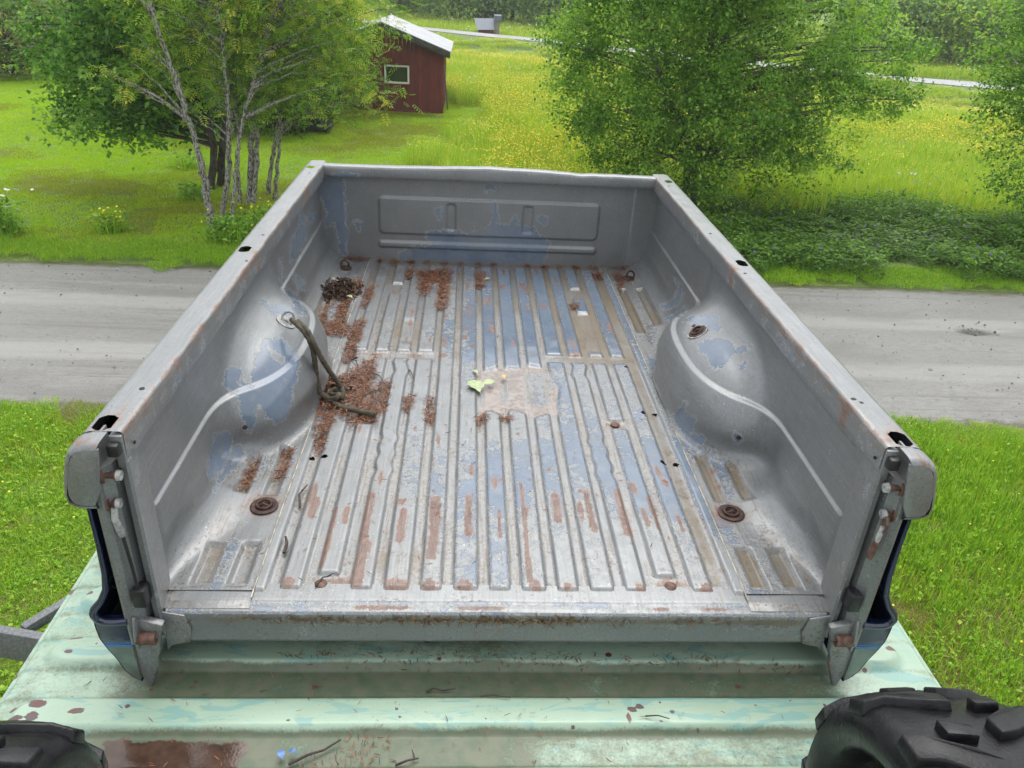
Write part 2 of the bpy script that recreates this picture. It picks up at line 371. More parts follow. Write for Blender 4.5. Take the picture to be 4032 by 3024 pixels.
    for bx, by in ((.362, .786), (-.374, .787), (-.40, 1.225), (-.27, 1.222), (-.17, 1.22), (.30, 1.26)):
        rust = np.maximum(rust, np.clip(1.0-.5*np.sqrt(((X-bx)/.02)**2+((Y-by)/.014)**2), 0, .75))
    g_dark = np.zeros(len(P2))
    for pl in ([(270, 330), (370, 330), (370, 560), (280, 560)], [(485, 280), (780, 280), (790, 400), (740, 590), (510, 590)], [(60, 460), (150, 460), (140, 590), (60, 580)]):
        pp = [tuple(up(x, y, 2, 0)[:2]) for x, y in c5(pl)]
        g_dark = np.maximum(g_dark, np.clip(.5+polysd(P2, pp)/.03, 0, 1))
    gd = g_dark.reshape(X.shape); brown_puddle = brown_puddle*(1-.75*gd); moss = np.maximum(moss, .36*gd*(.8+.4*n2))
    P = np.stack([X, Y, Z], -1)
    hole = np.zeros((len(xs)-1, len(ys)-1), bool)
    Xc = X[:-1, :-1]; Yc = Y[:-1, :-1]
    for hx, hy in ((.461, 1.164), (.459, .849), (.496, .851), (.463, .574), (.498, .573), (-.508, .572), (-.475, .572), (-.47, 1.18)):
        hole |= (((Xc-hx)/.0085)**2+((Yc-hy)/.0085)**2) < 1
    return grid('floor_panel', P, BED, bed, dict(blue=blue, dirt=dirt, moss=moss, rust=rust, brown_puddle=brown_puddle), flip=True, holes=hole), r
floor_o, _ = floor_panel()
def smin(a, b, k):
    h = np.clip(.5+.5*(b-a)/k, 0, 1); return b+(a-b)*h-k*h*(1-h)
SLOTS = [(.559, .602, .075, .220), (.636, .680, .075, .216), (.563, .600, .405, .625), (.638, .672, .405, .570), (.556, .594, 1.47, 1.93), (.634, .669, 1.53, 1.92)]
def slotd(x, y):
    d = np.zeros_like(x)
    for x0, x1, y0, y1 in SLOTS:
        a = np.minimum(np.minimum(x-x0, x1-x), np.minimum(y-y0, y1-y)); d = np.maximum(d, ss(-.003, .010, a))
    return d
def field(x, y, z):
    wall = .738+.018*z+.006*(1-ss(.02, .1, y))
    wall = wall-.010*np.exp(-((y-1.21)/.055)**2)*ss(.2, .3, z)+.012*np.exp(-((y-1.33)/.05)**2)*ss(.12, .25, z)
    pan = ((y > .16) & (y < .96) | (y > 1.42) & (y < 2.05))
    wall = wall-.0045*ss(.334, .339, z)*np.where(pan, 1, 0)
    dw = wall-x
    df = z-.002+.011*slotd(x, y)-.0012*(vnoise(x, y, .12)-.5)
    d = smin(dw, df, .025+.125*ss(.07, .34, y))
    yy = (y-.955)/np.where(y < .955, .425, .405)
    e = (np.abs(yy)**2.5+np.abs((np.minimum(x, .85)-.85)/.312)**2.8+np.abs(np.maximum(z, 0)/.272)**2.6)**(1/2.6)
    da = (e-1)*.27
    d = smin(d, da, .03+.20*np.clip(z, 0, .35))
    pock = np.exp(-(((y-.50)/.075)**2+((x-.70)/.06)**2+((z-.06)/.06)**2)); d = d+.022*pock
    d = d-.0085*(1-ss(.176, .184, z))*ss(.04, .10, z)*ss(.10, .13, y)
    return d
def side_panel(s, polys, sub, slotdirt):
    ys = np.linspace(.06, 2.2, 360); ph = np.linspace(math.atan2(.40, .239), .045, 230)
    Y, PH = np.meshgrid(ys, ph, indexing='ij'); ox, oz = .30, .402
    dx = np.cos(PH); dz = -np.sin(PH); t = np.full_like(Y, .05)
    for _ in range(70):
        t = t+.75*np.clip(field(ox+t*dx, Y, oz+t*dz), -.05, .08)
    X = ox+t*dx; Z = oz+t*dz
    P = np.stack([s*X, Y, Z], -1); px = proj(P.reshape(-1, 3))
    blue = polymask(px, polys, 30)
    if sub: blue = np.minimum(blue, 1-polymask(px, sub, 20))
    blue = blue.reshape(X.shape)
    n = vnoise(X*3+s, Y, .13); n2 = vnoise(X*2, Y+7+s, .05)
    fl = 1-ss(.004, .05, Z)
    sl = slotd(X, Y)*fl
    blue = np.maximum(blue, fl*(1-sl)*(.30+.35*(n-.45)+.1*n2)*(1-ss(.62, .70, X))*1.05)
    dirt = fl*(.36+.35*(n-.5)+.2*(n2-.5))+.15*(n-.6)+sl*.3
    moss = sl*slotdirt*(.75+.5*n)+(fl*.42*np.exp(-((X-.60)/.06)**2)*ss(1.35, 1.5, Y)*n*1.3 if s > 0 else 0)
    moss = np.maximum(moss, fl*np.exp(-((X-.541)/.008)**2)*.42)
    rust = np.zeros_like(X)
    rr = np.random.default_rng(11+s)
    for _ in range(26):
        xx = rr.uniform(.55, .72); yy = rr.uniform(.1, 2.1); q = rr.uniform(.003, .008); e = np.sqrt(((X-xx)**2+(Y-yy)**2))/q+Z*60
        rust = np.maximum(rust, np.clip(1-.5*e, 0, .8))
    ry = .358 if s < 0 else .355
    rust = np.maximum(rust, np.clip(1.05-.5*np.sqrt((X-.585)**2+(Y-ry)**2)/.033, 0, .8)*fl)
    return grid('side_panel', P, BED, bed, dict(blue=blue, dirt=dirt, moss=moss, rust=rust), flip=(s > 0))
LP = [k4([(1720, 545), (1820, 540), (1900, 620), (1940, 680), (1925, 780), (1890, 860), (1885, 970), (1850, 1040), (1790, 1080), (1725, 1040), (1680, 935), (1650, 1000), (1655, 1100), (1620, 1145), (1590, 1110), (1555, 960), (1540, 860), (1570, 815), (1610, 850), (1650, 870), (1630, 790), (1655, 670), (1690, 590)]),
      k4([(1455, 770), (1490, 725), (1555, 745), (1565, 780), (1530, 820), (1540, 860), (1500, 885), (1460, 840)]),
      k4([(1400, 1170), (1470, 1150), (1500, 1210), (1480, 1280), (1430, 1370), (1370, 1440), (1340, 1400), (1370, 1290)]),
      k4([(1510, 1235), (1560, 1230), (1575, 1280), (1540, 1340), (1460, 1420), (1390, 1535), (1380, 1520), (1450, 1400)]),
      k7([(470, 1370), (560, 1420), (700, 1420), (820, 1470), (850, 1500), (700, 1500), (540, 1490), (460, 1400)]),
      k7([(680, 1250), (790, 1330), (870, 1450), (900, 1490), (820, 1450), (730, 1340)]), k7([(780, 1110), (850, 1170), (890, 1250), (840, 1240), (790, 1150)]),
      k7([(855, 480), (870, 560), (860, 650), (900, 700), (880, 760), (840, 830), (800, 960), (760, 990), (740, 910), (770, 760), (820, 660), (840, 560)]),
      k7([(915, 510), (975, 510), (960, 570), (920, 620)]), k7([(630, 960), (645, 960), (640, 1010), (632, 1000)]), k7([(625, 1050), (640, 1060), (665, 1180), (650, 1150)])]
LSUB = [k4([(1720, 570), (1780, 620), (1840, 660), (1830, 700), (1780, 660), (1740, 610)])]
RP = [k7b([(770, 690), (830, 640), (940, 630), (1040, 660), (1085, 720), (1050, 780), (1010, 850), (960, 890), (910, 890), (870, 850), (860, 760), (790, 740)]),
      k7b([(1090, 730), (1150, 705), (1225, 695), (1160, 750), (1090, 755)]),
      k7b([(640, 470), (720, 435), (900, 425), (940, 455), (900, 500), (980, 530), (960, 570), (860, 560), (800, 500), (700, 480)]),
      k7b([(640, 1180), (670, 1180), (660, 1310), (730, 1310), (740, 1360), (700, 1430), (690, 1480), (600, 1400), (555, 1300), (600, 1260)]),
      k7b([(720, 1470), (800, 1480), (840, 1505), (760, 1540), (700, 1550)]), k7b([(1085, 1440), (1120, 1440), (1150, 1500), (1110, 1540), (1070, 1500)]),
      k7b([(340, 780), (390, 790), (400, 880), (360, 900)]),
      k7c([(520, 1420), (600, 1380), (660, 1330), (690, 1250), (660, 1160), (700, 1220), (715, 1300), (660, 1400), (600, 1450), (550, 1450)]),
      k7c([(560, 1540), (650, 1510), (730, 1470), (755, 1430), (750, 1470), (700, 1530), (620, 1560)]), k7b([(1140, 870), (1180, 840), (1160, 890)])]
side_panel(-1, LP, LSUB, .42); side_panel(1, RP, None, .62)

# bulkhead
def bulkhead():
    xs = np.linspace(-.752, .752, 340); zs = np.linspace(-.004, .405, 110)
    X, Z = np.meshgrid(xs, zs, indexing='ij')
    def rrect(x0, x1, z0, z1, r, w_=.006):
        qx = np.abs(X-(x0+x1)/2)-(x1-x0)/2+r; qz = np.abs(Z-(z0+z1)/2)-(z1-z0)/2+r
        d = np.sqrt(np.maximum(qx, 0)**2+np.maximum(qz, 0)**2)+np.minimum(np.maximum(qx, qz), 0)-r
        return 1-ss(-w_, w_, d)
    D = .008*rrect(-.489, .489, .128, .291, .022)-.007*rrect(-.191, -.152, .150, .270, .012)-.007*rrect(.148, .192, .150, .272, .012)
    D += .009*rrect(-.493, .489, .064, .090, .010)
    D += .0025*ss(.640, .642, np.abs(X)-.0)*1.0+.003*(vnoise(X, Z, .25)-.5)+.0012*(vnoise(X, Z, .06)-.5)
    Y = YF-D; P = np.stack([X, Y, Z], -1); px = proj(P.reshape(-1, 3))
    B = [k8([(740, 405), (890, 400), (960, 420), (1080, 395), (1095, 330), (1100, 240), (1115, 260), (1120, 360), (1180, 375), (1215, 320), (1225, 370), (1310, 380), (1360, 430), (1400, 470), (1380, 530), (1360, 590), (560, 590), (600, 520), (640, 500), (780, 480), (740, 440)]),
         k8([(155, 115), (280, 115), (290, 300), (295, 540), (250, 500), (255, 440), (230, 330), (180, 380), (200, 300), (150, 200)]),
         k8([(335, 350), (380, 350), (360, 390)]), k8([(785, 285), (808, 285), (802, 335)]), k8([(1345, 315), (1390, 335), (1380, 370), (1345, 350)]), k8([(1050, 150), (1100, 150), (1100, 175), (1050, 175)])]
    blue = polymask(px, B, 26).reshape(X.shape)
    dirt = .25*(vnoise(X, Z, .1)-.4)+.25*(1-ss(0, .06, Z)); moss = .45*(1-ss(.0, .05, Z))*vnoise(X, Z, .07)+.35*np.exp(-((np.abs(X)-.745)/.02)**2)
    rust = .4*(1-ss(0, .012, Z))*(.5+vnoise(X, Z, .04))
    return grid('bulkhead', P, BED, bed, dict(blue=blue, dirt=dirt, moss=moss, rust=rust))
bulkhead()

def painted(o, f=None):
    """adds wear masks to a mesh already built: blue/rust near chosen places"""
    me = o.data; n = len(me.vertices); co = np.empty(n*3, np.float32); me.vertices.foreach_get('co', co); co = co.reshape(-1, 3)
    d = dict(blue=np.zeros(n), dirt=np.zeros(n), moss=np.zeros(n), rust=np.zeros(n))
    if f: d.update(f(co))
    for k, v in d.items(): attr(me, k, v)
    return o
# side rails: cross-section swept along y, top strip with real stake-pocket holes
def rail(s):
    ys = np.linspace(-.001, 2.215, 181)
    prof = [(.7125, .372), (.7105, .384), (.7098, .424), (.7115, .4305), (.7150, .4335), (.7300, .4340), (.7530, .4340), (.7700, .4332), (.7800, .4295), (.7880, .420), (.7925, .405), (.7945, .385)]
    holes = [(.028, .054, .036), (1.050 if s > 0 else 1.023, .054, .033), (2.085, .046, .030)]   # y centre, length, width
    # refine y so that hole borders are grid lines
    for yc, ln, wd in holes: ys = np.concatenate([ys, np.linspace(yc-ln/2-.002, yc+ln/2+.002, 34)])
    ys = np.unique(np.round(ys, 4))
    pr = []
    for i in range(len(prof)-1):
        n = 14 if prof[i][0] in (.7300, .7530) else 6 if (False or prof[i][1] in (.384,)) else 2
        for j in range(n): t_ = j/n; pr.append((prof[i][0]*(1-t_)+prof[i+1][0]*t_, prof[i][1]*(1-t_)+prof[i+1][1]*t_))
    pr.append(prof[-1]); pr = np.array(pr)
    Y = np.repeat(ys[:, None], len(pr), 1); X = np.repeat(pr[None, :, 0], len(ys), 0).copy(); Z = np.repeat(pr[None, :, 1], len(ys), 0).copy()
    dent = .0016*(vnoise(Y, X*0+s*9, .11)-.5)+.0016*(vnoise(Y, X*3+s*5, .035)-.5)
    X += dent*(X < .72); Z += dent*.6+.0012*(vnoise(X*2, Y, .05)-.5)
    Z[:, :7] += (.004*(vnoise(Y[:, :7], X[:, :7]*0+3*s, .06)-.5))*(Z[:, :7] < .38)
    hole = np.zeros((len(ys)-1, len(pr)-1), bool)
    Xc = .5*(X[1:, 1:]+X[:-1, :-1]); Yc = .5*(Y[1:, 1:]+Y[:-1, :-1]); Zc = .5*(Z[1:, 1:]+Z[:-1, :-1])
    for yc, ln, wd in holes:
        hexd = np.abs(Yc-yc)/(ln/2)+.55*np.maximum(0, np.abs(Xc-.7525)/(wd/2)-.35)
        hole |= (hexd < 1.0) & (np.abs(Xc-.7525) < wd/2) & (Zc > .42)
    P = np.stack([s*X, Y, Z], -1)
    n = vnoise(X*4, Y+s*3, .10); n2 = vnoise(X*3, Y+s, .03)
    edge = np.exp(-((X-.713)/.006)**2)
    rust = edge*(.30+.42*(n-.35)+.3*(n2-.5))*(Z > .41)+.0
    for yc, ln, wd in holes[:1]: rust = np.maximum(rust, .62*np.exp(-(((Y-yc)/.045)**2+((X-.75)/.03)**2))*(.55+.8*n2))
    rust = np.maximum(rust, .75*np.exp(-(((Y-1.0)/.02)**2+((X-.715)/.012)**2))); rust = np.maximum(rust, .7*np.exp(-(((Y-1.75)/.06)**2+((X-.714)/.008)**2)) if s < 0 else 0)
    rust = np.maximum(rust, .7*np.exp(-(((Y+.03)/.02)**2))*(.4+n2)*(Z > .42))
    if s > 0: rust = np.maximum(rust, .62*np.exp(-(((Y-.17)/.03)**2))*(X < .713)*(.5+n2))
    blue = (X < .7125)*(.18+.55*n*n2)+0*X
    return grid('side_rail', P, BED, bed, dict(blue=blue, dirt=.22*(n-.3), moss=0*X, rust=rust), flip=(s > 0), holes=hole)
rail(-1); rail(1)
M_hole = M_dark
def small_holes():
    """drilled holes and rust-ringed fixings on the rails"""
    for s, lst in ((-1, [(.735, .16, .0055), (.722, .92, .004), (.732, 1.16, .005), (.738, 1.98, .004)]), (1, [(.728, .185, .006), (.738, .170, .005), (.733, .955, .005), (.735, 1.35, .004), (.735, 2.0, .004)])):
        for x, y, r in lst:
            MB().lathe([(r, 0), (r, .0006), (0, .0008)], 12, None, (s*x, y, .4342)).build('drilled_hole', M_dark, bed)
    for s, y, z in ((1, .02, .395), (-1, .03, .392)):
        MB().lathe([(.0035, 0), (.0035, .002), (0, .002)], 10, [[0, 0, -s], [0, 1, 0], [s, 0, 0]], (s*.709, y, z)).build('drilled_hole', M_dark, bed)
small_holes()
# front rail
def front_rail():
    xs = np.linspace(-.745, .745, 121)
    pr = np.array([(2.150, .386), (2.146, .390), (2.144, .400), (2.143, .424), (2.145, .431), (2.150, .4345), (2.170, .436), (2.190, .435), (2.203, .430), (2.209, .420), (2.211, .40)])
    X = np.repeat(xs[:, None], len(pr), 1); Y = np.repeat(pr[None, :, 0], 121, 0).copy(); Z = np.repeat(pr[None, :, 1], 121, 0).copy()
    wv = .006*np.exp(-((xs-.02)/.22)**2)-.004*np.exp(-((xs+.45)/.2)**2)+.006*np.exp(-((xs+.05)/.5)**2)-.004*np.exp(-((xs-.38)/.06)**2)+.003*(vnoise(xs, xs*0, .05)-.5)
    Z += wv[:, None]*ss(.385, .43, Z)-.004; Y += .006*(vnoise(X, Z, .09)-.5)
    n = vnoise(X, Z*3, .06)
    P = np.stack([X, Y, Z], -1)
    return grid('front_rail', P, BED, bed, dict(blue=.35*n*(Z > .42)+.75*np.exp(-((X+.62)/.07)**2)*(Z < .40), dirt=.1*n, moss=0*X, rust=(n > .8)*.5*(Z < .395)), flip=True)
front_rail()
# rear sill: swept profile with a rolled front edge
def sill():
    xs = np.linspace(-.705, .705, 200)
    pr = np.array([(.084, -.0005), (.060, -.0005), (.036, -.001), (.030, -.003), (.012, -.003), (.005, -.0045), (.001, -.009), (0, -.016), (0, -.026), (.0015, -.045), (.001, -.065), (0, -.082), (.003, -.087), (.012, -.089), (.05, -.089)])
    pr = np.concatenate([np.linspace(pr[i], pr[i+1], 4, endpoint=False) for i in range(len(pr)-1)]+[pr[-1:]])
    X = np.repeat(xs[:, None], len(pr), 1); Y = np.repeat(pr[None, :, 0], 200, 0)+.002*(vnoise(X, X*0, .15)-.5); Z = np.repeat(pr[None, :, 1], 200, 0)+.0015*(vnoise(X, Y, .1)-.5)
    n = vnoise(X, Z*2+Y*3, .07); n2 = vnoise(X, Z*3+Y*3+5, .025)
    top = ss(-.012, -.006, Z)
    blue = top*(.42+.3*(n-.5)+.2*(n2-.5))*(Y < .034)+top*.3*n2*(Y >= .034)+(1-top)*np.where(Z > -.045, .36+.3*(n-.5), .2+.5*(n-.5))
    rust = np.zeros_like(X)
    for a, b_ in ((-.32, -.20), (-.10, .0), (-.66, -.62), (.32, .36), (.43, .49)): rust = np.maximum(rust, .85*ss(a-.01, a+.01, X)*(1-ss(b_-.01, b_+.01, X))*np.exp(-((Y-.016)/.006)**2)*top)
    moss = (1-top)*.16+(1-top)*.46*np.exp(-((Z+.024)/.012)**2)*(.4+1.0*n)  # moss line is real; face-wide moss and dirt paint the roof's green reflection
    P = np.stack([X, Y, Z], -1)
    return grid('rear_sill', P, BED, bed, dict(blue=blue, dirt=top*.3*n+(1-top)*.22*n, moss=moss, rust=rust), flip=True)
sill()
# side returns between floor panel sill strip and side panels, cross members below
for s in (-1, 1):
    painted(MB().box((s*.536 if s > 0 else -.716, .010, -.010), (.716 if s > 0 else s*.536, .0855, -.0016)).build('sill_end_plate', BED, bed, bevel=.0015), lambda co: dict(blue=.15+.2*vnoise(co[:, 0], co[:, 1], .02), dirt=.45+0*co[:, 0]))
for yy in (.30, .82, 1.30, 1.95):
    MB().box((-.69, yy-.03, -.1725), (.69, yy+.03, -.012)).build('cross_member', M_dark, bed, bevel=.004)
# drilled floor holes show the dark underside
MB().box((-.72, .07, -.0118), (.72, 2.19, -.0108)).build('under_floor', M_dark, bed)

# rear corners -----------------------------------------------------------------
OUT = [(.287, .7885), (.20, .786), (.125, .786), (.09, .790), (.06, .806), (.035, .824), (.012, .831), (-.01, .832), (-.045, .829), (-.075, .818), (-.10, .806), (-.135, .795), (-.155, .782), (-.168, .764)]
def xo(z): o_ = sorted(OUT); return np.interp(z, [p[0] for p in o_], [p[1] for p in o_])
for s in (-1, 1):
    # corner post: plate in line with the wall, then the channel with the striker bolts
    m = MB()
    p_in = [(.722, .088), (.7105, .010), (.7085, -.004), (.712, -.010), (.724, -.006), (.726, .012), (.733, .016), (.737, -.012), (.752, -.030), (.764, -.036), (.770, -.034), (.770, .03), (.745, .05), (.735, .088)]
    zz = np.linspace(-.06, .372, 30); V = []
    for z in zz: V += [(s*(x+.0035*(z-.2)), y, z) for x, y in p_in]
    n = len(p_in); F = [(i*n+j, i*n+(j+1) % n, (i+1)*n+(j+1) % n, (i+1)*n+j) for i in range(len(zz)-1) for j in range(n)]
    m.add(V, F+[tuple(range(n)), tuple(range((len(zz)-1)*n, len(zz)*n))])
    painted(m.build('corner_post', BED, bed, bevel=0, smooth=False), lambda co: dict(blue=.62*(vnoise(co[:, 1]*4, co[:, 2], .05)-.25), dirt=.3*vnoise(co[:, 0]*5, co[:, 2], .06), rust=.0*co[:, 0]))
    # upper head of the post, under the rail end, with a deep notch
    painted(MB().prism([(s*.712, .36), (s*.712, .428), (s*.735, .428), (s*.735, .40), (s*.728, .375), (s*.728, .36)], -.008, .03).build('post_head', BED, bed, bevel=.002))
    # lower leg: gusset plate and pointed flange standing on the roof
    leg = [(.700, -.012), (.712, -.05), (.716, -.088), (.722, -.10), (.724, -.125), (.735, -.150), (.748, -.1885), (.757, -.187), (.770, -.14), (.769, .0), (.752, .006), (.735, .0)]
    painted(MB().prism([(s*x, z) for x, z in leg], -.030, -.012).build('lower_leg', BED, bed, bevel=.003), lambda co: dict(dirt=.3+0*co[:, 0], rust=.62*np.exp(-((co[:, 2]+.14)/.03)**2)*vnoise(co[:, 0], co[:, 2], .02)*1.3, moss=.3*vnoise(co[:, 0], co[:, 2], .03)))
    gus = [(.664, -.010), (.710, .0), (.712, -.108), (.702, -.094), (.664, -.084), (.655, -.05)]
    painted(MB().prism([(s*x, z) for x, z in gus], -.0045, .0).build('gusset_plate', BED, bed, bevel=.0015), lambda co: dict(dirt=.35+0*co[:, 0], moss=.35*vnoise(co[:, 0], co[:, 2], .03)))
    # rail end cap, a rounded hood over the lamp
    us = np.linspace(0, 1, 40); prof = []
    pth = [(.737, .4335), (.760, .4338), (.778, .4295), (.793, .419), (.803, .402), (.811, .375), (.817, .345), (.820, .318), (.817, .300), (.806, .292), (.790, .2885), (.763, .288)]
    pth = np.array(pth); tt = np.linspace(0, len(pth)-1, 45); pp = np.stack([np.interp(tt, range(len(pth)), pth[:, 0]), np.interp(tt, range(len(pth)), pth[:, 1])], 1)
    yy = np.array([.0, -.012, -.028, -.036, -.042, -.0455, -.047]); sh = np.array([0, 0, 0, .0012, .004, .0075, .0125]); cen = np.array([.765, .36])
    A = []
    for y, q in zip(np.concatenate([[.30, .22, .12, .05], yy]), np.concatenate([[0, 0, 0, 0], sh])):
        dd = cen-pp; dd = dd/np.linalg.norm(dd, axis=1)[:, None]; w2 = pp+dd*q
        k_ = ss(.30, .02, y)
        if y > 0: w2 = np.stack([pp[:, 0]*k_+(1-k_)*np.minimum(pp[:, 0], .7935-.0*pp[:, 1]), pp[:, 1]], 1)
        A.append(np.stack([s*w2[:, 0], np.full(len(w2), y), w2[:, 1]], 1))
    A = np.array(A)
    ysc = np.concatenate([[.30, .22, .12, .05], yy]); chole = (ysc[:-1] > .0005)[:, None] & (.5*(pp[1:, 1]+pp[:-1, 1]) > .40)[None, :]
    o = grid('rail_end_cap', A, BED, bed, None, flip=(s > 0), holes=chole); painted(o, lambda co: dict(rust=.6*np.exp(-((co[:, 2]-.425)/.014)**2)*(co[:, 1] < 0)*vnoise(co[:, 0], co[:, 1], .012)+.72*np.exp(-((np.abs(co[:, 0])-.765)**2+(co[:, 2]-.315)**2)/.011**2)*(1 if s < 0 else 0), blue=.5*np.exp(-((np.abs(co[:, 0])-.79)**2+(co[:, 2]-.39)**2)/.012**2), dirt=.25*vnoise(co[:, 0], co[:, 2], .03)))
    # hood rear face
    face = [(.737, .424), (.760, .4235), (.774, .419), (.786, .409), (.795, .394), (.802, .37), (.8065, .345), (.808, .322), (.803, .306), (.79, .300), (.766, .300), (.752, .33), (.744, .38)]
    painted(MB().prism([(s*x, z) for x, z in face], -.0466, -.040).build('hood_face', BED, bed, bevel=.002), lambda co: dict(blue=.4*vnoise(co[:, 0], co[:, 2], .02), rust=.75*np.exp(-((np.abs(co[:, 0])-.772)**2+(co[:, 2]-.318)**2)/.009**2)))
    painted(MB().box((min(s*.752, s*.757), -.040, .284), (max(s*.752, s*.757), .03, .429)).build('channel_wall', BED, bed, bevel=.001), lambda co: dict(dirt=.3*vnoise(co[:, 1], co[:, 2], .02)))
    # outer skin
    ysk = np.array([-.034, -.02, .0, .05, .3, .6, 1.0, 1.5, 2.0, 2.212]); zo = np.array([p[0] for p in OUT]); xo_ = np.array([p[1] for p in OUT])
    zf = np.linspace(.39, -.168, 70); A = []
    for y in ysk:
        bl = ss(.0, .5, y)
        xx = xo(zf)*(1-bl)+bl*(.796+.02*np.sin(np.clip((zf+.17)/.56, 0, 1)*math.pi)); xx = np.where(zf > .287, np.minimum(xx, .7945), xx)
        A.append(np.stack([s*xx, np.full(70, y), zf], 1))
    A = np.array(A)
    keep = np.zeros((len(ysk)-1, 69), bool); keep[:3] = (zf[None, :-1] > .287)
    grid('outer_skin', A, M_navy, bed, None, flip=(s > 0), holes=keep)
    # lower rear face: navy, stripes, silver
    def band(z1, z0, mat, name, y=-.0345):
        zs = np.linspace(z1, z0, 8); poly = [(s*.7665, z) for z in zs[::-1]]+[(s*(xo(z)-.002), z) for z in zs]
        return MB().prism(poly, y, y+.02).build(name, mat, bed, bevel=.001)
    band(.004, -.0545, M_navy, 'lamp_sill_face'); band(-.055, -.0575, M_stripe, 'blue_pinstripe'); band(-.0605, -.067, M_stripe, 'blue_pinstripe'); band(-.0575, -.0605, M_navy, 'navy_gap'); band(-.067, -.164, M_lowsil, 'lower_corner_face')
    rim = [(.7665, -.032, .003), (.79, -.034, .002), (.810, -.034, .003), (.822, -.034, .009), (.828, -.034, .022), (.823, -.034, .037), (.806, -.034, .058), (.792, -.033, .088), (.787, -.032, .13), (.7865, -.03, .20), (.788, -.028, .286)]
    rim = np.array(rim); tt = np.linspace(0, len(rim)-1, 60); rm = np.stack([np.interp(tt, range(len(rim)), rim[:, i]) for i in range(3)], 1); rm[:, 0] *= s
    MB().tube(rm, np.concatenate([np.full(30, .0085), np.linspace(.0085, .004, 30)]), 10).build('lamp_opening_rim', M_navy, bed, smooth=True)
    # dark lamp well
    MB().box((min(s*.765, s*.83), .10, -.03), (max(s*.765, s*.83), .104, .29)).build('lamp_well', M_dark, bed)
    MB().box((min(s*.767, s*.822), -.02, -.045), (max(s*.767, s*.822), .10, -.035)).build('lamp_well_floor', M_dark, bed)
    # striker bolts, pivot tube, rubber buffers
    Rx = [[0, 0, -s], [0, 1, 0], [s, 0, 0]]          # local z -> towards bed centre
    def bolt(z, y=-.022, ln=.030):
        b_ = MB().lathe([(.016, 0), (.016, .003), (.006, .0032), (.006, ln), (.0095, ln), (.0105, ln+.003), (.0095, ln+.010), (.004, ln+.010), (.003, ln+.006)], 16, Rx, (s*.752, y, z)).build('striker_bolt', M_rustl, bed, smooth=True)
        MB().lathe([(.0085, 0), (.0105, .003), (.0095, .0105), (.0045, .0108), (.003, .007)], 16, Rx, (s*(.752-ln-.0005), y, z)).build('bolt_head', M_steel, b_, smooth=True)
        return b_
    bolt(.353, ln=.022); bolt(.290, -.022, .010)
    MB().lathe([(.0135, 0), (.0135, .038), (.010, .038), (.010, .012), (0, .012)], 18, Rx, (s*.752, -.036, -.040)).build('pivot_tube', M_rustl, bed, smooth=True)
    painted(MB().prism([(-.046, -.062), (-.026, -.066), (-.022, -.02), (-.026, .012), (-.036, .016), (-.042, .0), (-.050, -.03)], s*.7535, s*.748, 'x').build('pivot_bracket', BED, bed, bevel=.001))
    MB().box((min(s*.718, s*.744), -.040, .044), (max(s*.718, s*.744), -.006, .088)).build('rubber_buffer', M_black, bed, bevel=.004)
    MB().box((min(s*.714, s*.735), -.026, .393), (max(s*.714, s*.735), -.006, .418)).build('rubber_buffer', M_black, bed, bevel=.004)
    if s < 0:
        MB().tube([(s*.741, -.030, .285), (s*.742, -.034, .262), (s*.738, -.033, .235), (s*.736, -.033, .222)], [.006, .0065, .0075, .0055], 10).build('tailgate_strap', M_steel, bed, smooth=True)
        MB().tube([(s*.736, -.033, .224), (s*.733, -.031, .15), (s*.732, -.030, .075), (s*.731, -.030, .06)], [.0035, .0035, .0035, .005], 8).build('tailgate_cable', M_black, bed, smooth=True)
    else:
        a_ = np.linspace(0, 2*math.pi, 20); 
        MB().tube(np.stack([s*.737+.0*a_, -.033+.009*np.cos(a_), .272+.018*np.sin(a_)], 1), .0028, 8).build('chain_link', M_rustl, bed, smooth=True)
        MB().tube([(s*.738, -.030, .266), (s*.732, -.036, .245), (s*.731, -.036, .228)], [.005, .0055, .004], 8).build('chain_link', M_steel, bed, smooth=True)
        MB().tube([(s*.731, -.036, .232), (s*.728, -.036, .205), (s*.727, -.036, .190)], [.0065, .0075, .006], 10).build('cable_stub', M_rustl, bed, smooth=True)
# seams along the floor edge
M_seal = simple('pale_sealant', (.42, .40, .33), .45, 0, .4, 40)
for s in (-1, 1):
    ys = np.linspace(.036, 2.19, 120); MB().tube(np.stack([s*.5372+.0006*(vnoise(ys, ys*0, .03)-.5), ys, .0042+.0015*(vnoise(ys, ys*0+4, .05)-.5)], 1), .0016, 6).build('seam_sealant', M_seal, bed, smooth=True)
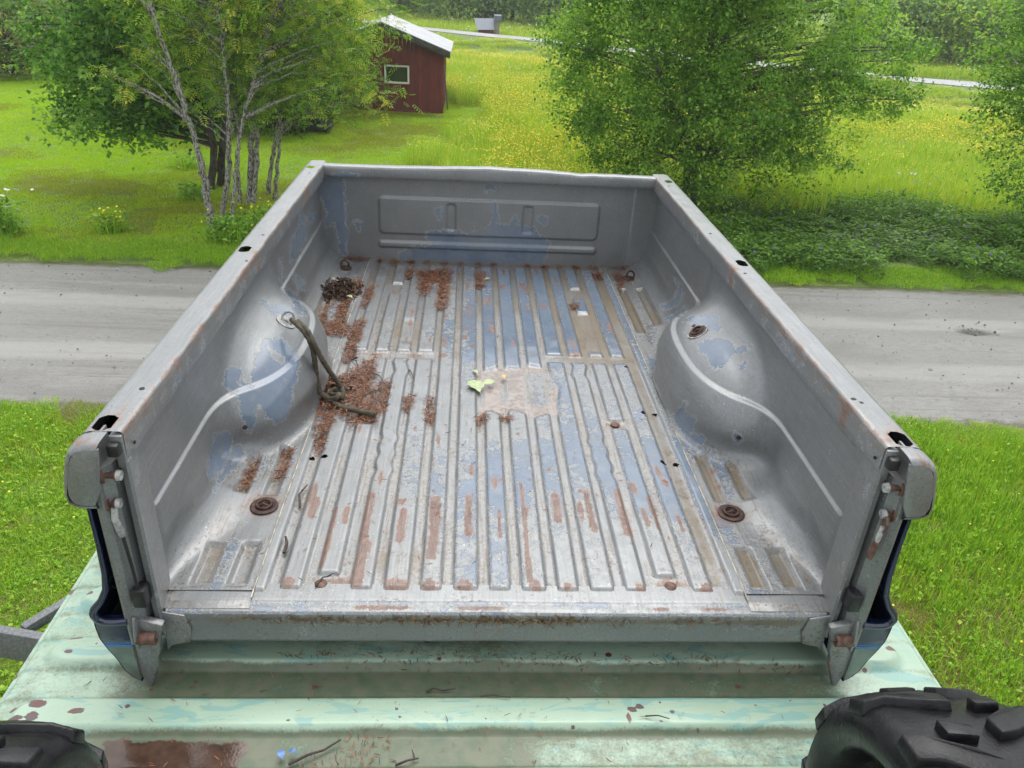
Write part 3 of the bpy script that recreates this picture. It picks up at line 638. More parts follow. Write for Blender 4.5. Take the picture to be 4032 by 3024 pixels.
# tie-down rings
def tie_ring(x, y, z, mat, tilt, big, nrm=(0, 0, 1)):
    nrm = np.array(nrm, float); nrm /= np.linalg.norm(nrm)
    q = Vector((0, 0, 1)).rotation_difference(Vector(nrm)).to_matrix(); Rm = np.array(q)
    r = .030 if big else .026
    t_ = MB().lathe([(r+.004, 0), (r+.004, .002), (r, .0035), (r-.004, .003), (r*.62, .001 if big else .004), (.006, .0008 if big else .006), (0, .0008 if big else .006)], 28, Rm, (x, y, z)).build('tie_down_plate', mat, bed, smooth=True)
    a_ = np.linspace(0, 2*math.pi, 28); rr_ = .0175
    if tilt is None: ring = np.stack([rr_*np.cos(a_), rr_*.9*np.sin(a_), .006+.002*np.sin(a_)], 1)
    else:
        ring = np.stack([rr_*.95*np.cos(a_), rr_*np.sin(a_)*math.sin(tilt), .016+rr_*1.1*np.sin(a_)*math.cos(tilt)], 1)
    ring = ring@Rm.T+np.array([x, y, z]); MB().tube(ring, .0038, 8, False).build('tie_down_ring', mat, t_, smooth=True)
    MB().tube(np.array([(-.012, -.004, .003), (0, -.004, .010), (.012, -.004, .003)])@Rm.T+np.array([x, y, z]), .0042, 8).build('ring_staple', mat, t_, smooth=True)
tie_ring(-.583, .352, .004, M_rust, None, True); tie_ring(.591, .350, .004, M_rust, None, True)
tie_ring(-.630, 2.062, .006, M_rust, .15, False); tie_ring(.632, 2.046, .006, M_rust, .15, False)
def archz(x, y):
    z = .5
    for _ in range(120): z -= .6*float(field(np.array([x]), np.array([y]), np.array([z]))[0])
    return z
def on_arch(s, pxx):
    d = ray(*pxx); t_ = .5
    for _ in range(400):
        p = CAM+t_*d; f_ = float(field(np.array([abs(p[0])]), np.array([p[1]]), np.array([p[2]]))[0]); t_ += .6*f_
        if abs(f_) < 1e-4: break
    return CAM+t_*d
def arch_n(p):
    e = .004; g = []
    for i in range(3):
        a = p.copy(); b_ = p.copy(); a[i] += e; b_[i] -= e
        g.append(float(field(np.array([abs(a[0])]), a[1:2], a[2:3])[0]-field(np.array([abs(b_[0])]), b_[1:2], b_[2:3])[0]))
    g = np.array(g); return g/np.linalg.norm(g)
pL = on_arch(-1, (1125, 1268)); pR = on_arch(1, (2747, 1306))
tie_ring(*pL, M_steel, .5, False, arch_n(pL)); tie_ring(*pR, M_rust, None, False, arch_n(pR)); MB().lathe([(.034, 0), (.034, .0012), (.026, .0018)], 24, np.array(Vector((0, 0, 1)).rotation_difference(Vector(arch_n(pR))).to_matrix()), pR).build('ring_washer', M_steel, bed, smooth=True)
# carriage bolts through the floor
for x, y in ((.362, .786), (-.374, .787), (-.40, .085), (.375, .085), (-.39, 2.10), (.37, 2.09)):
    MB().lathe([(.014, 0), (.0135, .0025), (.010, .0045), (.005, .0055), (0, .0058)], 16, None, (x, y, -.002)).build('carriage_bolt', M_rustl, bed, smooth=True)
for s, pxx in ((1, k7b([(1125, 1490)])[0]), (-1, k4([(1588, 1110)])[0]), (1, k7b([(733, 514)])[0])):
    p = on_arch(s, pxx); MB().lathe([(.007, 0), (.006, .002), (0, .0022)], 12, np.array(Vector((0, 0, 1)).rotation_difference(Vector(arch_n(p))).to_matrix()), p).build('rusty_plug', M_rust, bed, smooth=True)

# ------------------------------------------------------------------ the green roof the bed lies on
def roof_paint():
    t = NT('mint_roof_paint')
    n1 = t.noise(4, 5); n2 = t.noise(30, 5); n3 = t.noise(180, 3); nb = t.noise(7, 4, stretch=(1, 3, 1), dist=1.2); ns = t.noise(16, 3, stretch=(.35, 5, 1), dist=.6)
    base = t.mix(t.rng(n1, .35, .65), (.30, .42, .31), (.36, .48, .37))
    base = t.mix(t.math('MULTIPLY', t.rng(nb, .54, .61), .75), base, (.19, .37, .34))
    base = t.mix(t.math('MULTIPLY', t.rng(ns, .60, .64), .55), base, (.23, .41, .36))
    base = t.mix(t.math('MULTIPLY', t.rng(t.noise(6, 3), .55, .75), .3), base, (.40, .49, .30))
    g = t.math('ADD', t.attr('grime'), t.math('MULTIPLY', t.math('ADD', t.math('SUBTRACT', n2, .5), t.math('MULTIPLY', t.math('SUBTRACT', n3, .5), .7)), .8))
    gm = t.rng(g, .25, .95)
    gc = t.mix(t.rng(n2, .35, .65), (.065, .088, .042), (.11, .115, .068))
    c = t.mix(t.math('MULTIPLY', gm, .9), base, gc)
    c = t.mix(t.math('MULTIPLY', t.rng(n3, .66, .74), .5), c, (.10, .11, .07))
    cv = t.math('ADD', t.attr('chip'), t.math('MULTIPLY', t.math('SUBTRACT', t.noise(38, 5, .65, stretch=(.5, 1.6, 1)), .5), 1.5)); chip = t.rng(cv, .47, .53)
    c = t.mix(chip, c, t.mix(t.rng(n2, .4, .6), (.13, .05, .045), (.10, .075, .075)))
    mv = t.rng(t.math('ADD', t.attr('brown_puddle'), t.math('MULTIPLY', t.math('SUBTRACT', n2, .5), .9)), .40, .60)
    c = t.mix(mv, c, t.mix(t.rng(n2, .3, .7), (.045, .024, .015), (.085, .05, .035)))  # brown primer under water; the puddle's dark reflection is put into the colour
    r = t.fmix(gm, .30, .55); r = t.fmix(mv, r, .06)
    h = t.math('ADD', t.math('MULTIPLY', n3, .4), t.math('MULTIPLY', chip, -.8))
    nor = t.bump(h, .35, .0012); nor = t.bump(t.noise(3, 2), .2, .01, nor)
    t.set(col=c, rough=r, nor=nor, coat=.15, coatr=.2); return t.m
M_mint = roof_paint(); M_mintwall = simple('mint_wall_paint', (.34, .50, .36), .4, 0, .15, 3)
ROOFZ = -.19
van = thing('box_van', (-.02, .07, G), 'pale mint green metal box body with ribbed roof, carrying the grey truck bed', 'van body')
def roofz(x, y):
    m_ = np.round((y-.0605)/.1675); c_ = .0605+m_*.1675; d = np.abs(y-c_)
    xl, xr = -.945, .890; ex = np.maximum(0, np.maximum(xl-x, x-xr)); dd = np.sqrt(d**2+(ex*.75)**2)
    p = 1-ss(.028, .052, dd)
    return ROOFZ+.019*p-.012*ss(.0, .06, np.abs(x+.02)-.99)-.006*(ss(1.020, 1.026, np.abs(x+.02))), p, d
def roof():
    xs = np.linspace(-1.056, 1.016, 420); ys = np.concatenate([np.linspace(-2.55, -.40, 130, endpoint=False), np.linspace(-.40, .46, 300, endpoint=False), np.linspace(.46, 2.70, 140)])
    X, Y = np.meshgrid(xs, ys, indexing='ij'); Z, p, d = roofz(X, Y)
    Z = Z+.003*(vnoise(X, Y, .35)-.5)+.001*(vnoise(X, Y, .08)-.5)
    n = vnoise(X, Y, .12); n2 = vnoise(X, Y, .03)
    inner = 1-ss(.72, .86, np.abs(X+.02))
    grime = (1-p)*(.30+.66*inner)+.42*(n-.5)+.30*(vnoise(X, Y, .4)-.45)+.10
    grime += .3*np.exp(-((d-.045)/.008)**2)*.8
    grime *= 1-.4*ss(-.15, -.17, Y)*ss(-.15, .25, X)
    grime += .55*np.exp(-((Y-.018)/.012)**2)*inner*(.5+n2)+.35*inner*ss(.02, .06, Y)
    grime = np.maximum(grime, .55*np.exp(-((np.abs(X+.02)-1.022)/.006)**2))
    chip = np.zeros_like(X)
    cp = [(b1, 470, 828, 75, 14), (b1, 445, 922, 34, 11), (b1, 90, 1265, 40, 14), (b1, 200, 1235, 38, 7), (b1, 510, 1305, 55, 12), (b1, 70, 1360, 70, 18), (b1, 250, 1262, 60, 22), (b1, 215, 1340, 36, 24), (b1, 585, 540, 28, 12), (b1, 455, 470, 34, 20), (b1, 630, 870, 12, 8), (b1, 60, 1010, 30, 20), (b3, 1345, 900, 40, 12), (b2, 1880, 1300, 40, 16), (b2, 1930, 1280, 30, 14), (b2, 1860, 1350, 14, 30), (b2, 1040, 985, 10, 8)]
    for cr, x, y, wx, wy in cp:
        q = up(*cr([(x, y)])[0], 2, ROOFZ+.01); sc_ = .6076/2100
        chip = np.maximum(chip, np.clip(1.1-.6*np.sqrt(((X-q[0])/(wx*sc_))**2+((Y-q[1])/(wy*sc_*1.8))**2), 0, 1))
    rr = np.random.default_rng(3)
    for _ in range(60):
        x0, y0 = rr.uniform(-1, 1), rr.uniform(-.35, .3); w0 = rr.uniform(.002, .006)
        chip = np.maximum(chip, np.clip(1.0-.5*np.sqrt((X-x0)**2+(Y-y0)**2)/w0, 0, 1))
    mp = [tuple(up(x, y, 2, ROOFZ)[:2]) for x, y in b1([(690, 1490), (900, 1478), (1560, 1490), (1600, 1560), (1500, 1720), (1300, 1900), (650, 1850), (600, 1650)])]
    brown_puddle = np.clip(.5+polysd(np.stack([X.ravel(), Y.ravel()], 1), mp)/.05, 0, 1).reshape(X.shape)
    grid('roof_panel', np.stack([X, Y, Z], -1), M_mint, van, dict(grime=grime, chip=chip, brown_puddle=brown_puddle), flip=True)
roof()
for a, b_ in (((-1.05, -2.54, G), (1.01, -2.50, -.216)), ((-1.05, 2.65, G), (1.01, 2.69, -.216)), ((-1.05, -2.498, G), (-1.01, 2.648, -.216)), ((.97, -2.498, G), (1.01, 2.648, -.216))):
    MB().box(a, b_).build('side_wall', M_mintwall, van, bevel=.01)

# ------------------------------------------------------------------ needles, litter, twigs, rope in the bed
def scatter(name, tv, tf, P, R, S, mat, extra=None, parent=None):
    """one mesh made of many transformed copies of a template"""
    tv = np.asarray(tv, float); tf = np.asarray(tf, int); N = len(P)
    V = (np.einsum('nij,kj->nki', R, tv)*np.asarray(S).reshape(N, 1, -1)+np.asarray(P)[:, None, :]).reshape(-1, 3)
    F = (tf[None]+np.arange(N)[:, None, None]*len(tv)).reshape(-1, tf.shape[1])
    me = fast_mesh(name, V, [F], False)
    for k, v in (extra or {}).items(): attr(me, k, np.repeat(v, len(tv)))
    return link(name, me, mat, parent)
def rotm(yaw, pitch, roll):
    cy, sy, cp, sp, cr, sr = np.cos(yaw), np.sin(yaw), np.cos(pitch), np.sin(pitch), np.cos(roll), np.sin(roll)
    R = np.empty((len(yaw), 3, 3))
    R[:, 0, 0] = cy*cr-sy*sp*sr; R[:, 0, 1] = -sy*cp; R[:, 0, 2] = cy*sr+sy*sp*cr
    R[:, 1, 0] = sy*cr+cy*sp*sr; R[:, 1, 1] = cy*cp; R[:, 1, 2] = sy*sr-cy*sp*cr
    R[:, 2, 0] = -cp*sr; R[:, 2, 1] = sp; R[:, 2, 2] = cp*cr
    return R
def tinted(name, cols, rough=.6, trans=0.0, spec=.4, sat_noise=0):
    """colour picked per piece by the attribute 'tint'"""
    t = NT(name); rp = t.n('ShaderNodeValToRGB'); rp.color_ramp.interpolation = 'LINEAR'
    el = rp.color_ramp.elements
    while len(el) < len(cols): el.new(.5)
    for i, c in enumerate(cols): el[i].position = i/(len(cols)-1); el[i].color = (*c, 1)
    t.l(t.attr('tint'), rp.inputs[0]); c = rp.outputs[0]
    t.set(col=c, rough=rough, spec=spec)
    if trans:
        tr = t.n('ShaderNodeBsdfTranslucent'); t.l(t.mix(1.0, c, (1.0, 1.05, .55), 'MULTIPLY'), tr.inputs[0])
        ms = t.n('ShaderNodeMixShader'); ms.inputs[0].default_value = trans
        t.l(t.b.outputs[0], ms.inputs[1]); t.l(tr.outputs[0], ms.inputs[2]); t.l(ms.outputs[0], t.out.inputs[0])
    return t.m
M_needle = tinted('spruce_needles', [(.05, .022, .012), (.13, .052, .024), (.25, .095, .04), (.32, .15, .07)], .5)
M_litter = tinted('leaf_litter', [(.03, .016, .011), (.06, .034, .022), (.10, .055, .035), (.20, .15, .10)], .55)
def floorz(x, y):
    ax = np.abs(x); z = np.where(ax < .536, .0085*ribh(x, y)-.003, .003-.010*slotd(ax, y))
    return z
def sample_poly(polys, dens, zf, ztest=0.0, sub=None, plane=2):
    out = []
    for p in polys:
        pts = np.array([up(x, y, plane, ztest) for x, y in p]); pts2 = pts[:, [i for i in range(3) if i != plane]]
        lo, hi = pts2.min(0), pts2.max(0); n = max(3, int(dens*np.prod(hi-lo)))
        q = lo+rng.random((n, 2))*(hi-lo); sdv = polysd(q, pts2)
        q = q[(sdv+rng.normal(0, .007, n)+np.minimum(0, -rng.exponential(.006, n)+.010) > -.004) & (rng.random(n) < .30+1.0*vnoise(q[:, 0], q[:, 1]*.7, .035))]
        if sub:
            for sp_ in sub:
                s2 = np.array([up(x, y, plane, ztest) for x, y in sp_])[:, [i for i in range(3) if i != plane]]
                q = q[polysd(q, s2) < .002]
        out.append(q)
    return np.concatenate(out)
NE = [k6b([(700, 300), (840, 265), (930, 270), (1040, 240), (1000, 340), (980, 480), (1040, 570), (1010, 640), (750, 600), (640, 410), (690, 330)]),
      k6b([(1110, 440), (1190, 440), (1210, 500), (1150, 640), (1080, 880), (1040, 910), (970, 900), (1000, 750), (1050, 620), (1060, 540)]),
      k6b([(900, 1070), (950, 1030), (1030, 1050), (1000, 1120), (900, 1120)]),
      k6b([(1130, 990), (1230, 880), (1300, 860), (1310, 950), (1290, 1050), (1260, 1160), (1300, 1240), (1370, 1270), (1370, 1160), (1440, 1110), (1500, 1150), (1480, 1250), (1430, 1430), (1340, 1460), (1200, 1560), (1050, 1590), (900, 1450), (860, 1500), (830, 1580), (780, 1659), (700, 1659), (730, 1480), (680, 1350), (760, 1170), (1000, 1100)]),
      k6b([(1210, 130), (1290, 80), (1310, 110), (1270, 250), (1190, 310), (1200, 200)]), k6b([(1640, 1280), (1720, 1260), (1740, 1310), (1700, 1440), (1630, 1430)]),
      k6b([(1870, 1290), (1936, 1280), (1946, 1600), (1880, 1540), (1890, 1400)]),
      c3([(700, 150), (800, 145), (900, 130), (920, 200), (890, 210), (880, 380), (825, 380), (840, 220), (780, 220), (770, 290), (720, 290), (715, 200)]),
      c3([(125, 45), (170, 60), (240, 100), (230, 120), (180, 110)]), c3([(300, 200), (345, 195), (350, 260), (300, 310), (250, 330), (230, 300)]), c3([(640, 130), (680, 130), (670, 190), (630, 190)]), c3([(1050, 155), (1115, 150), (1120, 200), (1110, 255), (1065, 250), (1070, 190)]),
      c3([(1910, 150), (1990, 180), (1960, 260), (1930, 200)]), c3([(1800, 150), (1850, 155), (1850, 195), (1800, 190)]), c3([(1650, 340), (1700, 345), (1710, 380), (1660, 385)]),
      c4([(270, 640), (400, 640), (370, 780), (320, 860), (290, 960), (250, 1060), (240, 960), (250, 800)]),
      c5([(50, 680), (160, 680), (150, 770), (70, 770)]), c5([(270, 690), (390, 690), (400, 720), (360, 740), (280, 715)]),
      k4([(1625, 1320), (1700, 1315), (1610, 1535), (1520, 1535)]), k4([(1830, 1260), (1905, 1245), (1860, 1400), (1780, 1470)])]
SUBN = [k6b([(840, 290), (920, 290), (870, 460), (790, 500), (780, 470)])]
q = sample_poly(NE, 95000, floorz, 0, SUBN)
qb = np.stack([rng.uniform(-.66, .72, 5200), 2.192-np.abs(rng.normal(0, .016, 5200))], 1); qb = qb[rng.random(5200) < np.clip(.75*(1-ribh(qb[:, 0], np.full(5200, 2.1)))*(np.abs(qb[:, 0]) < .5)+.9*np.exp(-((np.abs(qb[:, 0])-.62)/.06)**2), 0, 1)*vnoise(qb[:, 0], qb[:, 0]*0, .06)*1.4]
q = np.concatenate([q, qb]); q = q[np.abs(q[:, 0]) < .72]
q0 = np.stack([rng.uniform(-.52, .52, 900), rng.uniform(.07, 2.15, 900)], 1); q0 = q0[rng.random(900) < .3+.4*(np.abs(q0[:, 0]+.25) < .2)]
q = np.concatenate([q, q0])
NT_V = [(-.0009, 0, 0), (.0009, 0, 0), (.0011, .5, .045), (-.0011, .5, .045), (.0003, 1, 0), (-.0003, 1, 0)]
NT_V = [(x*1000*.058, y, z) for x, y, z in NT_V]; NT_F = [(0, 1, 2, 3), (3, 2, 4, 5)]
def needles(name, q, z, mat, label, ln=(.009, .019), pit=.22, tint=(0, 1)):
    N = len(q); P = np.stack([q[:, 0], q[:, 1], z], 1)
    R = rotm(rng.uniform(0, 6.28, N), np.abs(rng.normal(0, pit, N))*.6, rng.normal(0, .5, N)); S = rng.uniform(*ln, N)
    o = scatter(name, NT_V, NT_F, P, R, S, mat, dict(tint=rng.uniform(*tint, N)))
    return tag(o, label, 'needles', None, 'stuff')
needles('spruce_needles', q, floorz(q[:, 0], q[:, 1])+.0015+rng.exponential(.0035, len(q)), M_needle, 'rust brown conifer needles lying in drifts on the truck bed floor')
# dark leaf and twig litter heap by the left wheel arch
LI = k6b([(690, 100), (720, 70), (870, 40), (1000, 20), (1160, 90), (1150, 170), (1010, 240), (850, 240), (760, 270), (690, 190)])
LI2 = k6b([(760, 1170), (900, 1110), (1090, 1140), (1100, 1250), (960, 1290), (760, 1290), (690, 1350), (820, 1400), (740, 1420), (680, 1290)])
def litter(name, poly, dens, hgt, label, zf=floorz, z0=0.0, tint=(0, 1), size=(.010, .026)):
    ql = sample_poly([poly], dens, None, z0); N = len(ql)
    c_ = ql.mean(0); dd = np.linalg.norm((ql-c_)/(np.ptp(ql, axis=0)/2), axis=1); z = zf(ql[:, 0], ql[:, 1])+.002+rng.random(N)*hgt*np.clip(1.15-dd, .08, 1)
    lv = [(0, 0, 0), (.32, .35, .16), (.28, .72, .10), (0, 1, -.05), (-.28, .72, .14), (-.32, .35, .12)]; lf = [(0, 1, 2, 3), (0, 3, 4, 5)]
    lv = [(x*(.6), y, zz) for x, y, zz in lv]
    return tag(scatter(name, lv, lf, np.stack([ql[:, 0], ql[:, 1], z], 1), rotm(rng.uniform(0, 6.28, N), rng.normal(.1, .5, N), rng.normal(0, .7, N)), rng.uniform(*size, N), M_litter, dict(tint=rng.uniform(*tint, N)**1.6)), label, 'litter', None, 'stuff')
litter('leaf_litter', LI, 36000, .035, 'dark heap of rotten leaves and twigs beside the left wheel arch')
litter('rotten_leaves', LI2, 14000, .012, 'dark rotten leaf scraps under the rope knot', tint=(0, .8))
M_twig = simple('twig_bark', (.05, .036, .028), .7, 0, .4, 80)
def twig(pxs, crp, z0, label, r=.0022, mat=None):
    random.seed(label)
    pts = np.array([up(*p, 2, z0) for p in crp(pxs)]); zz = floorz(pts[:, 0], pts[:, 1]) if z0 > -.1 else roofz(pts[:, 0], pts[:, 1])[0]
    pts[:, 2] = zz+r+.003+.006*np.abs(np.sin(np.arange(len(pts))*1.7)); tt = np.linspace(0, len(pts)-1, 4*len(pts))
    pth = np.stack([np.interp(tt, range(len(pts)), pts[:, i]) for i in range(3)], 1); pth[:, 2] = np.maximum(pth[:, 2], 0 if z0 > -.1 else -9)
    m = MB().tube(pth, np.linspace(r, r*.55, len(pth)), 6)
    k = random.randrange(2, len(pth)-2); side = pth[k]+np.array([random.uniform(-.02, .02), random.uniform(-.02, .02), .005])
    if random.random() < .45: m.tube([pth[k], (pth[k]+side)/2+[0, 0, .002], side], [r*.7, r*.55, r*.3], 5)
    return tag(m.build('twig', mat or M_twig, None, smooth=True), label, 'twig')
twig([(1070, 900), (1110, 930), (1140, 985)], k6b, 0, 'short dark twig lying between two floor ribs above the knot')
twig([(1290, 1050), (1370, 1100), (1420, 1150)], k6b, 0, 'crooked dark twig lying on a rib beside the needle drift')
twig([(1120, 1370), (1230, 1300), (1310, 1240), (1360, 1250)], k6b, 0, 'long thin twig across the needle drift by the rope tail')
twig([(1690, 990), (1715, 1040), (1740, 1110)], k6b, 0, 'dark twig standing alone in a floor valley')
twig([(940, 50), (980, 20), (1010, 0), (1015, 40)], k6b, 0, 'forked twig sticking out of the leaf heap')
twig([(210, 930), (280, 895), (350, 860)], c4, 0, 'straight twig lying across the needle strip near the seam')
twig([(75, 1545), (70, 1440), (100, 1390), (145, 1350)], c4, 0, 'bent brown twig lying along the left floor seam', .003)
twig([(820, 290), (840, 240), (830, 190)], c1, 0, 'thick stubby twig in the first floor groove', .0045)
twig([(1015, 495), (1060, 450), (1110, 430)], c1, 0, 'pale twig on the rusty weld patch near the sill')
twig([(550, 1175), (600, 1165), (660, 1172), (740, 1165)], b2, ROOFZ, 'long thin twig on the green roof below the sill', .002)
twig([(900, 1232), (980, 1240), (1090, 1258)], b2, ROOFZ, 'straight thin twig on the bright green roof rib', .0016)
twig([(1960, 1372), (2040, 1380), (2115, 1392)], b2, ROOFZ, 'thin dark twig on the green rib beside the rust mark', .0018)
twig([(1870, 1650), (2000, 1600), (2100, 1560), (2212, 1500)], b1, ROOFZ, 'long dark branch in the needle pile on the green roof', .0035)
twig([(350, 1655), (430, 1635), (500, 1612)], b2, ROOFZ, 'short thick twig on the grimy green roof', .003)
# needle drifts on the green roof and on the sill face
RN = [b2([(0, 1450), (120, 1440), (280, 1470), (300, 1560), (320, 1620), (200, 1700), (0, 1700)]), b1([(2030, 1560), (2212, 1540), (2212, 1680), (1900, 1680), (1980, 1600)])]
q1 = sample_poly(RN, 14000, None, ROOFZ)
ln_ = []
for cr, pts, nn in ((b2, [(-400, 985), (0, 978), (500, 978), (1000, 992), (1500, 985), (2000, 1000), (2212, 1012)], 190), (b3, [(0, 1010), (250, 1000), (520, 1030), (800, 1040)], 70), (b2, [(0, 1010), (500, 1010), (1200, 1005), (2000, 1012)], 60)):
    P_ = np.array([up(*p, 2, ROOFZ)[:2] for p in cr(pts)]); t_ = rng.random(nn)*(len(P_)-1); t_ = np.where(rng.random(nn) < .7, np.round(t_*4)/4+rng.normal(0, .06, nn), t_); t_ = np.clip(t_, 0, len(P_)-1)
    ln_.append(np.stack([np.interp(t_, range(len(P_)), P_[:, i]) for i in (0, 1)], 1)+rng.normal(0, .006, (nn, 2)))
rnd = np.stack([rng.uniform(-.9, .9, 260), rng.uniform(-.33, .02, 260)], 1)
q1 = np.concatenate([q1]+ln_+[rnd])
needles('roof_needles', q1, roofz(q1[:, 0], q1[:, 1])[0]+.003+rng.exponential(.002, len(q1)), M_needle, 'brown conifer needles scattered in lines on the mint green roof', (.006, .016), tint=(0, .85))
xs_ = np.concatenate([rng.normal(c_, w_, n_) for c_, w_, n_ in ((-.42, .08, 120), (-.16, .05, 150), (-.02, .05, 120), (.11, .05, 160), (.25, .02, 30), (.40, .02, 24), (.47, .02, 24), (-.3, .15, 50))])
N = len(xs_); zs_ = -.019+rng.normal(0, .0035, N)-rng.exponential(.002, N)
Rs = rotm(rng.uniform(0, 6.28, N), rng.normal(0, .3, N), rng.normal(0, .4, N)); Q90 = np.array([[1, 0, 0], [0, 0, -1], [0, 1, 0]]); Rs = np.einsum('ij,njk->nik', Q90, Rs)
tag(scatter('sill_needles', NT_V, NT_F, np.stack([xs_, np.full(N, -.0025), zs_], 1), Rs, rng.uniform(.008, .018, N), tinted('dry_needles', [(.06, .03, .018), (.14, .08, .04), (.26, .20, .10)], .6), dict(tint=rng.random(N))), 'dry brown needles stuck along the front of the rear sill', 'needles', None, 'stuff')
# leaves
M_bluescrap = simple('blue_paint_flake', (.09, .19, .42), .4)
M_leafpale = simple('pale_leaf', (.34, .40, .20), .45, 0, .15, 60); M_leafyel = simple('yellow_leaf', (.55, .38, .08), .45, 0, .2, 60)
def leaf(cx, cy, z, L_, W_, yaw, mat, label):
    prof = [0, .18, .42, .72, .95, 1.0, .93, .74, .45, .12]; V = []; n = len(prof)
    R = rotm(np.array([yaw]), np.array([.08]), np.array([.1]))[0]
    for i in range(n):
        t_ = i/(n-1); wv = W_/2*prof[i]*(1+.12*((i % 2)*2-1)*(0 < i < n-1)); V += [(-wv, t_*L_, .004*math.sin(t_*3)+wv*.12), (0, t_*L_, .004*math.sin(t_*3)), (wv, t_*L_, .004*math.sin(t_*3)+wv*.12)]
    V = np.array(V)@R.T+np.array([cx, cy, z]); F = []
    for i in range(n-1):
        for j in (0, 1): a = i*3+j; F.append((a, a+1, a+4, a+3))
    m = MB().add(V, F)
    if mat is not M_bluescrap: m.tube([V[1]-R@np.array([0, L_*.25, 0]), V[1]], [.0008, .001], 5)
    return tag(m.build('fallen_leaf', mat, None, smooth=True), label, 'leaf')
def lp(p): v = up(*c5([p])[0], 2, .004); return v[0], v[1], .0075
leaf(*lp((95, 470)), .075, .058, .35, M_leafpale, 'broad pale green leaf on the muddy patch of the bed floor')
leaf(*lp((110, 405)), .050, .030, -1.0, M_leafpale, 'narrow pale green leaf beside the broad one on the muddy patch')
leaf(*lp((325, 345)), .026, .016, .2, M_leafyel, 'small yellow leaf on the muddy patch')
leaf(*lp((75, 300)), .030, .014, .6, M_leafpale, 'tiny curled green leaf at the edge of the muddy patch')
leaf(*[*up(*k7([(1355, 1365)])[0], 2, .02)[:2], .030], .03, .022, 1., M_leafpale, 'pale lichen-like leaf scrap on the dark leaf heap')
leaf(*[*up(*c3([(1115, 195)])[0], 2, .01)[:2], .012], .03, .013, -1.1, M_leafyel, 'small yellow leaf on the needle patch by the bulkhead')
for p, L_, a in (((1830, 1610), .022, .4), ((1925, 1570), .018, 1.2)):
    v = up(*b1([p])[0], 2, ROOFZ+.01); leaf(v[0], v[1], ROOFZ+.012, L_, L_*.7, a, M_bluescrap, 'bright blue flake on the green roof, '+('on the side towards the puddle' if a < 1 else 'against the long dark branch'))['group'] = 'blue flakes on the roof'
# rope
def rope():
    A_ = k6b([(410, 440), (470, 490), (540, 560), (600, 650), (640, 750), (665, 900), (680, 1080), (710, 1220), (790, 1300), (870, 1305), (930, 1270)])
    B_ = k6b([(480, 460), (535, 505), (590, 570), (650, 690), (740, 870), (830, 1010), (920, 1130), (945, 1190), (975, 1250), (940, 1300)])
    C_ = k6b([(925, 1200), (870, 1200), (830, 1240), (870, 1260), (940, 1250), (900, 1290), (862, 1300), (880, 1350), (960, 1400), (1080, 1420), (1200, 1450), (1330, 1472)])
    def path(px, zz): return np.array([up(x, y, 2, z) for (x, y), z in zip(px, zz)])
    r0 = pL[2]
    A3 = path(A_, [r0+.020, r0+.022, r0+.012, .225, .19, .145, .085, .040, .018, .016, .024]); B3 = path(B_, [r0+.018, r0+.021, r0+.012, .215, .155, .10, .052, .032, .022, .016])
    C3 = path(C_, [.032, .028, .020, .022, .036, .034, .024, .016, .014, .016, .016, .014])
    m = MB()
    for P_ in (A3, B3, C3):
        tt = np.linspace(0, len(P_)-1, 10*len(P_)); 
        k_ = np.arange(len(P_)); pth = np.stack([np.interp(tt, k_, P_[:, i]) for i in range(3)], 1)
        for _ in range(6): pth[1:-1] = .25*pth[:-2]+.5*pth[1:-1]+.25*pth[2:]
        L = np.concatenate([[0], np.cumsum(np.linalg.norm(np.diff(pth, axis=0), axis=1))]); u = np.linspace(0, L[-1], int(L[-1]/.004)); pth = np.stack([np.interp(u, L, pth[:, i]) for i in range(3)], 1)
        m.tube(pth, .0080+.0004*np.sin(u/.0035), 12)
    t = NT('old_braided_rope'); n = t.noise(60, 4); wv = t.n('ShaderNodeTexWave'); wv.inputs['Scale'].default_value = 120; wv.inputs['Distortion'].default_value = 2; t.l(t.co, wv.inputs[0])
    c = t.mix(t.rng(n, .35, .65), (.045, .036, .022), (.10, .085, .055)); c = t.mix(t.math('MULTIPLY', wv.outputs['Fac'], .35), c, (.15, .13, .09))
    t.set(col=c, rough=.75, nor=t.bump(wv.outputs['Fac'], .6, .002))
    return tag(m.build('rope', t.m, None, smooth=True), 'old brown braided rope looped through the left wheel arch ring and knotted', 'rope')
rope()

